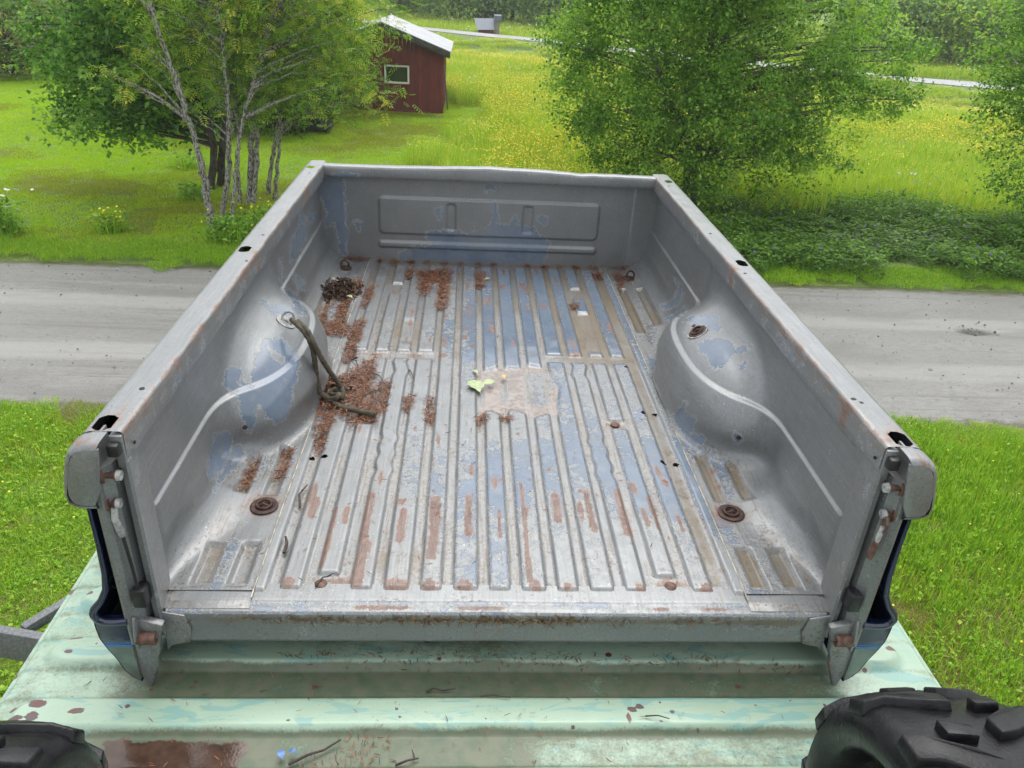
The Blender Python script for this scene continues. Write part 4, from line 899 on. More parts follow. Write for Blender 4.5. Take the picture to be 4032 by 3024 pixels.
# ------------------------------------------------------------------ tyres on the roof
def tyre_mat():
    t = NT('wet_tyre_rubber'); n = t.noise(35, 5); n2 = t.noise(8, 3)
    c = t.mix(t.rng(n, .35, .7), (.0045, .0045, .0055), (.011, .011, .013)); c = t.mix(t.math('MULTIPLY', t.rng(n2, .58, .7), .4), c, (.03, .035, .02))
    t.set(col=c, rough=t.rng(n2, .35, .65, .18, .46), nor=t.bump(t.math('ADD', t.noise(220, 3), t.math('MULTIPLY', n, .8)), .45, .0016), spec=.28); return t.m
M_tyre = tyre_mat()
def tyre(x0, s, yc, label, ph, sc=1.0):
    """upright tyre, axle along x; x0 = plane of the open sidewall, s = direction of its width"""
    W = .25; zc = ROOFZ+.012+.264*sc
    root = thing('tyre', (x0+s*W/2, yc, ROOFZ), label, 'tyre', 'tyres on the green roof')
    prof = [(.055, .165), (.012, .175), (.002, .188), (.0, .205), (.004, .225), (.014, .238), (.030, .245), (.075, .2475), (.125, .249), (.175, .2475), (.22, .245), (.236, .238), (.246, .225), (.25, .205), (.248, .188), (.238, .175), (.195, .165), (.19, .18), (.20, .205), (.19, .225), (.125, .232), (.06, .225), (.05, .205), (.06, .18)]
    n = 72; a = np.linspace(0, 2*math.pi, n, endpoint=False); V = []
    for u, r in prof: V.append(np.stack([np.full(n, x0+s*u), yc+sc*r*np.cos(a), zc+sc*r*np.sin(a)], 1))
    m = MB(); k = len(prof); V = np.concatenate(V)
    m.add(V, [(i*n+j, i*n+(j+1) % n, ((i+1) % k)*n+(j+1) % n, ((i+1) % k)*n+j) for i in range(k) for j in range(n)])
    m.build('carcass', M_tyre, root, smooth=True)
    def lug(pts, a0, name='tread_lug', h=.020):
        """pts: (u across width, angle offset) outline of a lug"""
        lo, hi = [], []
        for u, da in pts:
            rb = .243-.010*(abs(u-.125)/.125)**4; rt = .264-.016*(abs(u-.125)/.125)**3
            for r, dst in ((rb-.006, lo), (rt, hi)):
                sh = .93 if r == rt else 1.0
                cu = sum(p[0] for p in pts)/len(pts); cd = sum(p[1] for p in pts)/len(pts); uu = cu+(u-cu)*sh; dd = cd+(da-cd)*sh
                an = a0+dd; dst.append((x0+s*uu, yc+sc*r*math.cos(an), zc+sc*r*math.sin(an)))
        q = len(pts); F = [tuple(range(q, 2*q))]+[(i, (i+1) % q, (i+1) % q+q, i+q) for i in range(q)]+[tuple(range(q))[::-1]]
        MB().add(lo+hi, F).build(name, M_tyre, root, bevel=.003, seg=2)
    nl = 11
    for i in range(nl):
        a0 = ph+2*math.pi*i/nl; b_ = a0+math.pi/nl
        lug([(.004, -.17), (.03, -.13), (.085, -.01), (.120, .07), (.118, .20), (.085, .17), (.035, .06), (.004, .02)], a0)
        lug([(.246, -.17), (.22, -.13), (.165, -.01), (.132, .07), (.134, .20), (.165, .17), (.215, .06), (.246, .02)], b_)
        lug([(.062, -.22), (.105, -.16), (.105, -.07), (.062, -.10)], a0, 'centre_lug'); lug([(.188, -.22), (.145, -.16), (.145, -.07), (.188, -.10)], b_, 'centre_lug')
    return root
tyre(.488, 1, -.615, 'black knobbly off-road tyre standing on the roof below the bed corner with the rubber chain stub', .33)['label'] = 'black knobbly off-road tyre standing on the green roof, away from the puddle'
tyre(-.645, -1, -.605, 'black knobbly off-road tyre standing on the green roof beside the brown puddle', .12, .88)
# grey steel drawbar seen past the roof edge
M_bar = rusty('grey_steel_bar', (.12, .125, .135), (.19, .195, .205))
def bar3(p, q, w_, h, name, parent):
    p = np.array(p, float); q = np.array(q, float); d = (q-p)/np.linalg.norm(q-p); sd_ = np.array([-d[1], d[0], 0]); V = []
    for e in (p, q):
        for a, b_ in ((-1, -h), (1, -h), (1, 0), (-1, 0)): V.append(e+sd_*a*w_/2+np.array([0, 0, b_]))
    return MB().add(V, [(0, 1, 2, 3), (7, 6, 5, 4), (0, 4, 5, 1), (1, 5, 6, 2), (2, 6, 7, 3), (3, 7, 4, 0)]).build(name, M_bar, parent, bevel=.006)
db = thing('trailer_drawbar', (-2.0, 1.2, G), 'grey steel trailer drawbar frame on the grass beside the green roof', 'drawbar')
zb = -1.9
pa, pb = up(0, 2475, 2, zb), up(118, 2495, 2, zb); pc = up(175, 2412, 2, zb); dv = (pb-pa)/np.linalg.norm(pb-pa)
bar3(pa-dv*1.2, pb+dv*.5, .05, .19, 'side_beam', db); e0 = up(60, 2482, 2, zb); bar3(e0+np.array([.02, .03, 0]), pc+(pc-e0)*1.5, .05, .06, 'brace', db)
for q_ in (pa-dv*.9, pb+dv*.3): MB().box((q_[0]-.04, q_[1]-.04, G-.02), (q_[0]+.04, q_[1]+.04, zb-.16)).build('support_leg', M_bar, db, bevel=.004)

# ------------------------------------------------------------------ ground, roads, grass
YN, YR = gp(0, 868)[1]-.02, gp(470, 577)[1]           # near and far edge of the gravel road
BX = np.array([(10.2, 40.), (11.35, 30.), (11.7, 3.4), (13.0, 1.2), (17.68, -1.47), (19.94, -.85), (22.74, -.16), (24.98, .39), (27.2, .31), (28.4, -1.2), (29., -3.), (33., -6.), (36., -60.), (400., -90.)])
def is_lawn(x, y): return x < np.interp(y, BX[:, 0], BX[:, 1])+.25*(vnoise(x, y, .8)-.5)
def is_herb(x, y): return (x > 3.3+.5*vnoise(x, y, 1.)) & (y > 11.45) & (y < 14.3+.8*vnoise(x, y, 1.2))
far_px = [(1500, 84, 96), (1665, 106, 117), (1891, 129, 142), (2118, 151, 162), (2800, 222, 240), (3569, 302, 319), (3934, 330, 352)]
FZ = .60
FR = np.array([(*up(x, a, 2, G+FZ)[:2], *up(x, b_, 2, G+FZ)[:2]) for x, a, b_ in far_px])
def far_mid(x): return np.interp(x, .5*(FR[:, 0]+FR[:, 2]), .5*(FR[:, 1]+FR[:, 3]))
def ground_mat():
    t = NT('turf_ground'); n1 = t.noise(.5, 4); n2 = t.noise(3.5, 5); n3 = t.noise(40, 4)
    c = t.mix(t.rng(n2, .35, .65), (.105, .185, .02), (.155, .255, .03)); c = t.mix(t.rng(n3, .4, .65), c, (.075, .10, .02))
    bm_ = t.rng(t.math('ADD', t.attr('moss'), t.math('MULTIPLY', t.math('SUBTRACT', n2, .5), .8)), .35, .75)
    c = t.mix(bm_, c, t.mix(t.rng(n3, .35, .65), (.15, .135, .022), (.06, .042, .022)))
    t.set(col=c, rough=.8, nor=t.bump(n3, .7, .02)); return t.m
def ground():
    xs = np.concatenate([-np.geomspace(14, 600, 26)[::-1], np.linspace(-13, 13, 131), np.geomspace(14, 600, 26)]); ys = np.concatenate([[-300, -80, -20, -8], np.linspace(-4, 30, 171), np.geomspace(31, 900, 40)])
    X, Y = np.meshgrid(xs, ys, indexing='ij'); Z = G+.012*(vnoise(X, Y, 2.5)-.5)*(Y < 40)
    Z = np.where((Y > YN-.6) & (Y < YR+.6), G-.10+.06*ss(YN+.2, YN-.6, Y)+.06*ss(YR-.2, YR+.6, Y), Z)
    moss = .30*vnoise(X, Y, .9)+.35*((X > 1.5) & (Y < YN))*vnoise(X, Y, .6)+.95*np.exp(-(((X-3.2)/1.4)**2+((Y-2.2)/1.1)**2))+.4*(Y < YN)+.7*np.exp(-((Y-YN+.05)/.22)**2)*vnoise(X, Y, .5)
    moss += .35*np.exp(-(((X+2.2)/2.5)**2+((Y-24)/1.6)**2))*vnoise(X, Y, .7)
    tag(grid('ground', np.stack([X, Y, Z], -1), ground_mat(), None, dict(moss=moss), flip=True), kind='structure')
ground()
def road_mat():
    t = NT('wet_gravel'); n1 = t.noise(1.1, 4, stretch=(.25, 2.2, 1)); n2 = t.noise(9, 5, stretch=(.6, 1.6, 1)); n3 = t.noise(70, 4); v = t.voro(55); tr = t.noise(5, 3, stretch=(.06, 3.5, 1))
    c = t.mix(t.rng(n1, .3, .7), (.185, .18, .168), (.255, .25, .238)); c = t.mix(t.rng(n2, .35, .7), c, (.205, .20, .19)); c = t.mix(t.math('MULTIPLY', t.rng(tr, .55, .68), .55), c, (.13, .122, .108))
    c = t.mix(t.math('MULTIPLY', t.rng(n3, .52, .66), .7), c, (.115, .11, .10)); c = t.mix(t.math('MULTIPLY', t.rng(t.noise(28, 4, stretch=(.35, 1.6, 1)), .56, .68), .6), c, (.10, .097, .09)); c = t.mix(t.math('MULTIPLY', t.rng(v, .35, .1), .25), c, (.34, .33, .31))
    e = t.rng(t.math('ADD', t.attr('edge'), t.math('MULTIPLY', t.math('SUBTRACT', n2, .5), .9)), .45, .8); c = t.mix(e, c, t.mix(t.rng(n3, .4, .6), (.075, .065, .04), (.10, .11, .04)))
    tk = t.attr('track'); c = t.mix(t.math('MULTIPLY', t.rng(t.math('ADD', tk, t.math('MULTIPLY', t.math('SUBTRACT', n1, .5), .6)), .3, .8), .6), c, (.30, .295, .28)); dp = t.noise(.7, 4, stretch=(.5, 1.6, 1)); c = t.mix(t.math('MULTIPLY', t.rng(dp, .52, .66), .45), c, (.125, .118, .105))
    h_ = t.attr('hole'); c = t.mix(t.rng(h_, .3, .9), c, (.06, .057, .052))
    t.set(col=c, rough=t.rng(n1, .3, .7, .38, .6), nor=t.bump(t.math('ADD', n3, t.math('MULTIPLY', v, .7)), .8, .012)); return t.m
def road():
    xs = np.linspace(-40, 40, 500); ys = np.linspace(YN-.22, YR+.22, 90); X, Y = np.meshgrid(xs, ys, indexing='ij')
    u = (Y-YN)/(YR-YN); Z = G+.055*np.sin(np.clip(u, 0, 1)*math.pi)-.03+.03*(vnoise(X*.15, Y, .35)-.5)-.05*ss(.0, -.06, u)-.05*ss(1., 1.06, u)
    Z -= .018*np.exp(-((u-.34)/.05)**2)+.018*np.exp(-((u-.70)/.05)**2)
    ph = gp(2105, 718); hd = np.sqrt(((X-ph[0])/.32)**2+((Y-ph[1])/.17)**2+.5*(vnoise(X, Y, .12)-.5)**2); hole = np.clip(1.4-hd, 0, 1); Z -= .035*ss(0, 1, hole)
    tag(grid('gravel_road', np.stack([X, Y, Z], -1), road_mat(), None, dict(edge=np.maximum(ss(.10, -.03, u), ss(.93, 1.03, u)), hole=hole, track=np.exp(-((u-.30)/.07)**2)+np.exp(-((u-.66)/.07)**2)), flip=True), kind='structure')
    # loose stones
    N = 1500; x = rng.uniform(-9, 13, N); y = np.where(rng.random(N) < .5, rng.choice([YN+.12, YN+.25*(YR-YN), .5*(YN+YR), YR-.55, YR-.15], N)+rng.normal(0, .12, N), rng.uniform(YN, YR, N))
    k = 60; x[:k] = ph[0]+rng.normal(0, .28, k); y[:k] = ph[1]+rng.normal(0, .12, k)
    u_ = np.clip((y-YN)/(YR-YN), 0, 1); z = G+.055*np.sin(u_*math.pi)-.032
    tv = np.array([(1, 0, 0), (-1, 0, 0), (0, 1, 0), (0, -1, 0), (0, 0, .7), (0, 0, -.7)]); tf = [(0, 2, 4), (2, 1, 4), (1, 3, 4), (3, 0, 4), (2, 0, 5), (1, 2, 5), (3, 1, 5), (0, 3, 5)]
    tag(scatter('road_stones', tv, tf, np.stack([x, y, z+.004], 1), rotm(rng.uniform(0, 6, N), rng.normal(0, .4, N), rng.normal(0, .4, N)), rng.gamma(2, .0035, N)+.003, tinted('loose_stone', [(.07, .068, .062), (.15, .145, .135), (.26, .25, .235)], .6), dict(tint=rng.random(N))), 'small loose stones on the gravel road', 'gravel', None, 'stuff')
road()
def far_road():
    A = np.concatenate([[FR[0]*1+(FR[0]-FR[1])*6], FR, [FR[-1]+(FR[-1]-FR[-2])*12]]); k = np.arange(len(A)); tt = np.linspace(0, len(A)-1, 160)
    q = np.stack([np.interp(tt, k, A[:, i]) for i in range(4)], 1); P = np.zeros((160, 5, 3))
    for j in range(5): f_ = j/4; P[:, j, 0] = q[:, 2]*(1-f_)+q[:, 0]*f_; P[:, j, 1] = q[:, 3]*(1-f_)+q[:, 1]*f_; P[:, j, 2] = G+FZ+.05*math.sin(f_*math.pi)
    t = NT('wet_asphalt'); n = t.noise(.8, 4, stretch=(1, 1, 1)); t.set(col=t.mix(t.rng(n, .3, .7), (.26, .26, .265), (.33, .33, .335)), rough=.5, nor=t.bump(t.noise(30, 3), .3, .01))
    tag(grid('asphalt_road', P, t.m, None, None, flip=False), kind='structure')
    B = np.zeros((160, 2, 3)); B[:, 0] = P[:, 0]+np.array([0, -4.0, -FZ-.05]); B[:, 1] = P[:, 0]+np.array([0, -.02, -.02]); B2 = np.zeros((160, 2, 3)); B2[:, 0] = P[:, -1]+np.array([0, .02, -.02]); B2[:, 1] = P[:, -1]+np.array([0, 4.0, -FZ-.05])
    for b_ in (B, B2): tag(grid('road_bank', b_, bpy.data.materials['turf_ground'], None, dict(moss=np.zeros(b_.shape[:2])), flip=True), kind='structure')
far_road()

# grass tiles, instanced by geometry nodes
GRASSCOLS = dict(lawn=[(.085, .15, .009), (.13, .235, .012), (.17, .27, .016), (.22, .28, .035)], meadow=[(.055, .115, .014), (.10, .19, .020), (.17, .26, .04), (.26, .29, .09)], near=[(.03, .07, .010), (.06, .13, .014), (.10, .19, .022), (.17, .21, .05)], mossy=[(.08, .075, .018), (.11, .13, .015), (.13, .18, .016), (.16, .21, .03)], herb=[(.016, .040, .010), (.028, .068, .014), (.05, .105, .022), (.085, .145, .04)])
GRASSCOLS = {k: [tuple(min(.62, c*f) for c, f in zip(q, ((2.7, 3.25, 1.4) if k == 'lawn' else (3.0, 2.8, 1.5) if k == 'mossy' else (3.2, 3.0, 1.5)))) for q in v] for k, v in GRASSCOLS.items()}
M_g = {k: tinted('grass_'+k, v, .5, .42) for k, v in GRASSCOLS.items()}
M_butter = simple('buttercup_yellow', (.74, .64, .015), .35, 0, .1, 50); M_white = simple('cow_parsley_white', (.62, .64, .55), .6); M_purple = simple('violet_flower', (.17, .11, .36), .6)
TILECOL = {}
def tile_obj(key, V, F, mats, midx, tint):
    me = fast_mesh(key, V, F, False); attr(me, 'tint', tint)
    for m in mats: me.materials.append(m)
    me.polygons.foreach_set('material_index', np.asarray(midx, np.int32))
    o = bpy.data.objects.new(key, me); TILECOL.setdefault(key.split('_')[0], bpy.data.collections.new('tiles_'+key.split('_')[0])).objects.link(o)
def blades(n, size, h, wd, lean, seg2=True):
    x = rng.uniform(-size/2, size/2, n); y = rng.uniform(-size/2, size/2, n); hh = rng.uniform(*h, n); w_ = rng.uniform(*wd, n); a = rng.uniform(0, 6.283, n); l = np.abs(rng.normal(0, lean, n)); b_ = rng.uniform(0, 6.283, n)
    sx, sy = np.cos(a)*w_/2, np.sin(a)*w_/2; dx, dy = np.cos(b_)*l*hh, np.sin(b_)*l*hh; z0 = np.zeros(n)
    if not seg2:
        V = np.stack([np.stack([x-sx, y-sy, z0], 1), np.stack([x+sx, y+sy, z0], 1), np.stack([x+dx, y+dy, hh], 1)], 1); F = [np.arange(n*3).reshape(n, 3)]; k = 3
    else:
        V = np.stack([np.stack([x-sx, y-sy, z0], 1), np.stack([x+sx, y+sy, z0], 1), np.stack([x+.35*dx+.8*sx, y+.35*dy+.8*sy, .6*hh], 1), np.stack([x+.35*dx-.8*sx, y+.35*dy-.8*sy, .6*hh], 1), np.stack([x+dx, y+dy, hh*(1-.25*l)], 1)], 1)
        b0 = np.arange(n)[:, None]*5; F = [b0+np.array([[0, 1, 2, 3]]), b0+np.array([[3, 2, 4]])]; k = 5
    return V.reshape(-1, 3), F, np.repeat(rng.random(n), k), (x+dx, y+dy, hh)
def add_flowers(V, F, tint, midx, pos, r, mi):
    """little six-sided cups facing roughly up"""
    n = len(pos); a = np.linspace(0, 2*math.pi, 6, endpoint=False); R = rotm(rng.uniform(0, 6, n), rng.normal(0, .5, n), rng.normal(0, .5, n))
    tv = np.concatenate([[[0, 0, -.3]], np.stack([np.cos(a), np.sin(a), .15+0*a], 1)]); VV = np.einsum('nij,kj->nki', R, tv)*r+pos[:, None, :]
    b0 = len(V)+np.arange(n)[:, None]*7; ff = np.concatenate([b0+np.array([[0, i+1, (i+1) % 6+1]]) for i in range(6)])
    return np.concatenate([V, VV.reshape(-1, 3)]), F+[ff], np.concatenate([tint, np.full(n*7, .5)]), midx+[mi]*len(ff)
for i in range(6):
    V, F, tn, _ = blades(4200, 1.3, (.018, .05), (.006, .013), .9, False); tn = np.clip(tn*[.8, .8, .8, .6, .6, .6][i]+[.08, .1, .12, .34, .28, .05][i], 0, 1); tile_obj('lawn_%d' % i, V, F, [M_g['lawn'] if i < 5 else M_g['mossy']], [0]*sum(len(f) for f in F), tn)
for i in range(3):
    V, F, tn, _ = blades(1500, .76, (.04, .13), (.003, .007), .6); nf = sum(len(f) for f in F); mi = [0]*nf
    n = 160; a = np.zeros((n, 3)); a[:, 0] = rng.uniform(-.36, .36, n); a[:, 1] = rng.uniform(-.36, .36, n); a[:, 2] = rng.uniform(.01, .05, n)   # clover and plantain leaves
    lv = np.array([(0, 0, 0), (.4, .5, .1), (0, 1, 0), (-.4, .5, .1)]); LV = np.einsum('nij,kj->nki', rotm(rng.uniform(0, 6, n), rng.uniform(0, .7, n), rng.normal(0, .3, n)), lv)*rng.uniform(.015, .045, n)[:, None, None]+a[:, None, :]
    b0 = len(V)+np.arange(n)[:, None]*4; F = [F[0], np.concatenate([F[1]])]; V = np.concatenate([V, LV.reshape(-1, 3)]); F = F+[b0+np.array([[0, 1, 2, 3]])]; tn = np.concatenate([tn, np.repeat(rng.uniform(.3, .9, n), 4)]); mi += [0]*n
    if i < 2: p = np.stack([rng.uniform(-.3, .3, 4), rng.uniform(-.3, .3, 4), rng.uniform(.05, .12, 4)], 1)[:2+i]; V, F, tn, mi = add_flowers(V, F, tn, mi, p, .009, 1)
    tile_obj('near_%d' % i, V, F, [M_g['near'], M_butter], mi, tn)
for i in range(6):
    hgt = [(.22, .5), (.3, .62), (.3, .6), (.3, .6), (.3, .58), (.28, .6)][i]; nfl = [4, 30, 110, 230, 380, 40][i]
    V, F, tn, tip = blades(760, 1.15, hgt, (.006, .014), .45); mi = [0]*sum(len(f) for f in F)
    if nfl: j = rng.choice(len(tip[0]), nfl); p = np.stack([tip[0][j], tip[1][j], np.minimum(tip[2][j]*1.0, .56)], 1); V, F, tn, mi = add_flowers(V, F, tn, mi, p, .0165, 1)
    if i == 5: j = rng.choice(len(tip[0]), 16); p = np.stack([tip[0][j], tip[1][j], tip[2][j]*1.05], 1); V, F, tn, mi = add_flowers(V, F, tn, mi, p, .028, 2)
    tile_obj('meadow_%d' % i, V, F, [M_g['meadow'], M_butter, M_white], mi, tn)
for i in range(3):
    n = 900; p = np.stack([rng.uniform(-.55, .55, n), rng.uniform(-.55, .55, n), rng.uniform(.08, .62, n)], 1); p[:, 2] *= .6+.6*vnoise(p[:, 0]+i*9, p[:, 1], .3)
    lv = np.array([(0, 0, 0), (.22, .45, .10), (0, 1, -.12), (-.22, .45, .10)]); LV = (np.einsum('nij,kj->nki', rotm(rng.uniform(0, 6.28, n), rng.normal(.15, .45, n), rng.normal(0, .4, n)), lv)*rng.uniform(.05, .13, n)[:, None, None]+p[:, None, :]).reshape(-1, 3)
    F = [np.arange(n*4).reshape(n, 4)]; tn = np.repeat(np.clip(p[:, 2]*1.1+rng.normal(0, .15, n), 0, 1), 4); mi = [0]*n
    b_ = blades(160, 1.1, (.25, .65), (.005, .01), .4); F2 = [f+len(LV) for f in b_[1]]; V = np.concatenate([LV, b_[0]]); F = F+F2; tn = np.concatenate([tn, b_[2]]); mi += [0]*sum(len(f) for f in F2)
    k = (5, 9, 0)[i]
    if k:
        q = np.stack([rng.uniform(-.5, .5, k), rng.uniform(-.5, .5, k), rng.uniform(.5, .62, k)], 1); q = np.concatenate([q+np.array([0, 0, d]) for d in (0, .03, .06)]); V, F, tn, mi = add_flowers(V, F, tn, mi, q, .018, 1)
    tile_obj('herb_%d' % i, V, F, [M_g['herb'], M_purple], mi, tn)
def instancer(name, coll, pts, rz, sc_, idx, label, cat):
    me = bpy.data.meshes.new(name); me.vertices.add(len(pts)); me.vertices.foreach_set('co', np.asarray(pts, np.float32).ravel())
    r = np.zeros((len(pts), 3), np.float32); r[:, 2] = rz
    a = me.attributes.new('rot', 'FLOAT_VECTOR', 'POINT'); a.data.foreach_set('vector', r.ravel())
    a = me.attributes.new('sca', 'FLOAT_VECTOR', 'POINT'); a.data.foreach_set('vector', np.asarray(sc_, np.float32).ravel())
    a = me.attributes.new('idx', 'INT', 'POINT'); a.data.foreach_set('value', np.asarray(idx, np.int32))
    o = link(name, me); ng = bpy.data.node_groups.new(name, 'GeometryNodeTree')
    ng.interface.new_socket('Geometry', in_out='INPUT', socket_type='NodeSocketGeometry'); ng.interface.new_socket('Geometry', in_out='OUTPUT', socket_type='NodeSocketGeometry')
    N = ng.nodes.new; gi = N('NodeGroupInput'); go = N('NodeGroupOutput'); ip = N('GeometryNodeInstanceOnPoints'); ci = N('GeometryNodeCollectionInfo')
    ci.inputs[0].default_value = coll; ci.inputs[1].default_value = True; ci.inputs[2].default_value = True; ip.inputs['Pick Instance'].default_value = True
    def na(nm, ty): q = N('GeometryNodeInputNamedAttribute'); q.data_type = ty; q.inputs[0].default_value = nm; return q.outputs[0]
    er = N('FunctionNodeEulerToRotation'); L = ng.links.new
    L(gi.outputs[0], ip.inputs['Points']); L(ci.outputs[0], ip.inputs['Instance']); L(na('rot', 'FLOAT_VECTOR'), er.inputs[0]); L(er.outputs[0], ip.inputs['Rotation']); L(na('sca', 'FLOAT_VECTOR'), ip.inputs['Scale']); L(na('idx', 'INT'), ip.inputs['Instance Index']); L(ip.outputs[0], go.inputs[0])
    md = o.modifiers.new('scatter', 'NODES'); md.node_group = ng
    return tag(o, label, cat, None, 'stuff')
def in_view(x, y, mar=260):
    p = proj(np.stack([x, y, np.full(len(x), G+.3)], 1)); d = (np.stack([x, y, np.full(len(x), G)], 1)-CAM)@AZ
    return (d > .3) & (p[:, 0] > -mar*2) & (p[:, 0] < 4032+mar*2) & (p[:, 1] > -500) & (p[:, 1] < 3024+mar*3)
def lattice(x0, x1, y0, y1, st):
    X, Y = np.meshgrid(np.arange(x0, x1, st), np.arange(y0, y1, st), indexing='ij'); X = X.ravel()+rng.uniform(-.2, .2, X.size)*st; Y = Y.ravel()+rng.uniform(-.2, .2, Y.size)*st
    k = in_view(X, Y); return X[k], Y[k]
def far_lo(x): return np.interp(x, FR[:, 2], FR[:, 3])
def put(name, key, nvar, x, y, scf, label, cat='grass', idx=None, hz=None, bank=False):
    n = len(x); sc_ = np.repeat((rng.uniform(.9, 1.15, n)*scf)[:, None], 3, 1)
    if hz is not None: sc_[:, 2] *= hz
    z = G-.004+0*x+(FZ*np.clip((y-(far_lo(x)-4))/4, 0, 1) if bank else 0)
    instancer(name, TILECOL[key], np.stack([x, y, z], 1), rng.uniform(0, 6.28, n), sc_, rng.integers(0, nvar, n) if idx is None else idx, label, cat)
x, y = lattice(-24, 30, YR+.10, 34, .95); k = is_lawn(x, y) & ~is_herb(x, y) & (y > YR+.35); x, y = x[k], y[k]
st_ = np.sin((x*.85+y*.52)*2.6+2*vnoise(x, y, 5.))+.9*(vnoise(x, y, 1.5)-.5); sh_ = np.exp(-(((x+3.2)/3.2)**2+((y-22.5)/3.5)**2))+.8*np.exp(-(((x+4.5)/2.5)**2+((y-14.)/2.)**2)); li = np.where(st_ > .55, rng.integers(3, 5, len(x)), rng.integers(0, 3, len(x))); li = np.where(rng.random(len(x)) < .75*sh_+.08, 5, li)
put('lawn_grass', 'lawn', 6, x, y, np.ones(len(x)), 'short mown bright green lawn between the gravel road and the red shed', 'lawn', li, .85+.25*vnoise(x, y, 2.))
x, y = lattice(-16, 22, YR-.02, YR+.85, .42); y = y+rng.uniform(-.06, .06, len(y)); k = rng.random(len(x)) < ss(YR-.02, YR+.22, y+.25*(vnoise(x, y*0, .6)-.5)); x, y = x[k], y[k]
put('verge_grass', 'near', 3, x, y, np.full(len(x), .62), 'ragged grass edge along the far side of the gravel road', 'grass', None, .7+.9*vnoise(x, y, .5))
x, y = lattice(-7, 9, YN-.6, YN+.05, .36); k = rng.random(len(x)) < .8*ss(YN+.10, YN-.3, y+.3*(vnoise(x, y*0, .7)-.5)); x, y = x[k], y[k]
put('road_edge_grass', 'near', 3, x, y, np.full(len(x), .5), 'ragged grass and straw along the near side of the gravel road', 'grass', None, .5+.6*vnoise(x, y, .5))
x, y = lattice(-6.5, 8.5, 1.4, YN-.1, .62); put('moss_turf', 'lawn', 6, x, y, np.full(len(x), .62), 'short mossy turf under the near grass beside the green roof', 'moss', np.where(vnoise(x, y, .8)+.5*np.exp(-(((x-3.2)/1.3)**2+((y-2.2)/1.)**2)) > .45, 5, rng.integers(0, 3, len(x))), 1.3)
x, y = lattice(-6.5, 8.5, 1.4, YN+.02, .56); k = rng.random(len(x)) < np.where(y > YN-.3, .25, 1)*np.where(x > 0, np.where((np.abs(x-3.2) < 1.1) & (y < 3.2), .6, 1), 1); x, y = x[k], y[k]
put('near_grass', 'near', 3, x, y, np.ones(len(x)), 'uneven near grass with clover between the green roof and the gravel road', 'grass', None, np.where(x > 0, 1.0+1.1*ss(2.6, 4.2, y)*ss(5.9, 5.0, y)*vnoise(x, y, .6), .7))
x, y = lattice(-30, 60, YR+.4, 62, 1.0); k = ~is_lawn(x, y) & ~is_herb(x, y) & (y < far_lo(x)-.8) & ((y < 40) | (rng.random(len(x)) < .8)); x, y = x[k], y[k]
fl = vnoise(x, y, 2.6)*.55+vnoise(x, y, .9)*.45; idx = np.digitize(fl+.12*ss(15, 24, y)-.10*(y > 44)-.12*(y < 14.5), [.41, .50, .58, .65]); idx = np.where((rng.random(len(x)) < .06) | ((y > 46) & (rng.random(len(x)) < .35)), 5, idx)
put('meadow_grass', 'meadow', 6, x, y, np.ones(len(x)), 'tall uncut meadow grass full of yellow buttercups', 'meadow', idx, (.75+.6*vnoise(x, y, 3.))*(1-.62*ss(14, 4, far_mid(x)-y)), True)
x, y = lattice(-80, 110, 45, 120, 2.0); k = (y > far_mid(x)+3.4) & (y < far_mid(x)+60); x, y = x[k], y[k]
put('far_verge_grass', 'meadow', 6, x, y, np.full(len(x), 1.8), 'green verge grass beyond the asphalt road', 'grass', rng.choice([0, 1, 5], len(x)), .7)
x, y = lattice(2.5, 26, YR+.2, 16, .8); k = is_herb(x, y); x, y = x[k], y[k]
put('verge_herbs', 'herb', 3, x, y, np.ones(len(x)), 'dark leafy herbs with violet flowers along the far road verge', 'herbs', None, .32+.5*vnoise(x, y, 1.2))

# ------------------------------------------------------------------ trees and shrubs
def bark(name, a, b_, sc_=18):
    t = NT(name); n = t.noise(sc_, 4, stretch=(1, 1, .45)); n2 = t.noise(sc_*4, 3)
    t.set(col=t.mix(t.rng(t.math('ADD', n, t.math('MULTIPLY', n2, .3)), .52, .74), a, b_), rough=.8, nor=t.bump(n2, .5, .006)); return t.m
M_rowanbark = bark('lichen_bark', (.035, .03, .025), (.32, .305, .265), 40); M_darkbark = bark('dark_bark', (.022, .018, .014), (.075, .065, .05)); M_birchbark = bark('birch_bark', (.05, .042, .035), (.20, .17, .14), 8)
LEAFC = dict(birch=[(.020, .052, .010), (.044, .108, .017), (.085, .172, .03), (.145, .235, .06)], rowan=[(.028, .065, .012), (.06, .125, .02), (.11, .19, .032), (.20, .22, .05)], cherry=[(.016, .048, .012), (.035, .095, .020), (.07, .15, .035), (.12, .21, .06)], dark=[(.010, .028, .008), (.02, .05, .012), (.035, .075, .018), (.06, .10, .03)], far=[(.045, .085, .035), (.07, .125, .05), (.10, .165, .07), (.14, .20, .09)], spruce=[(.012, .030, .014), (.02, .05, .022), (.035, .07, .03), (.05, .09, .04)], lilac=[(.02, .05, .02), (.05, .09, .03), (.10, .11, .05), (.08, .14, .04)], pink=[(.30, .14, .22), (.42, .22, .32), (.5, .32, .42), (.55, .42, .48)])
LEAFC = {k: [tuple(min(.62, c*f) for c, f in zip(q, ((3.1, 2.85, 1.9) if k not in ('pink', 'dark') else (1.7, 1.7, 1.6) if k == 'dark' else (1.15, 1.15, 1.1)))) for q in v] for k, v in LEAFC.items()}
M_leaf = {k: tinted('foliage_'+k, v, .42, .48) for k, v in LEAFC.items()}
LV = np.array([(0, 0, 0), (.33, .45, .10), (0, 1, -.05), (-.33, .45, .10)]); LF = np.array([(0, 1, 2, 3)])
FR_V = []; FR_F = []                                     # pinnate rowan leaf: leaflets in pairs
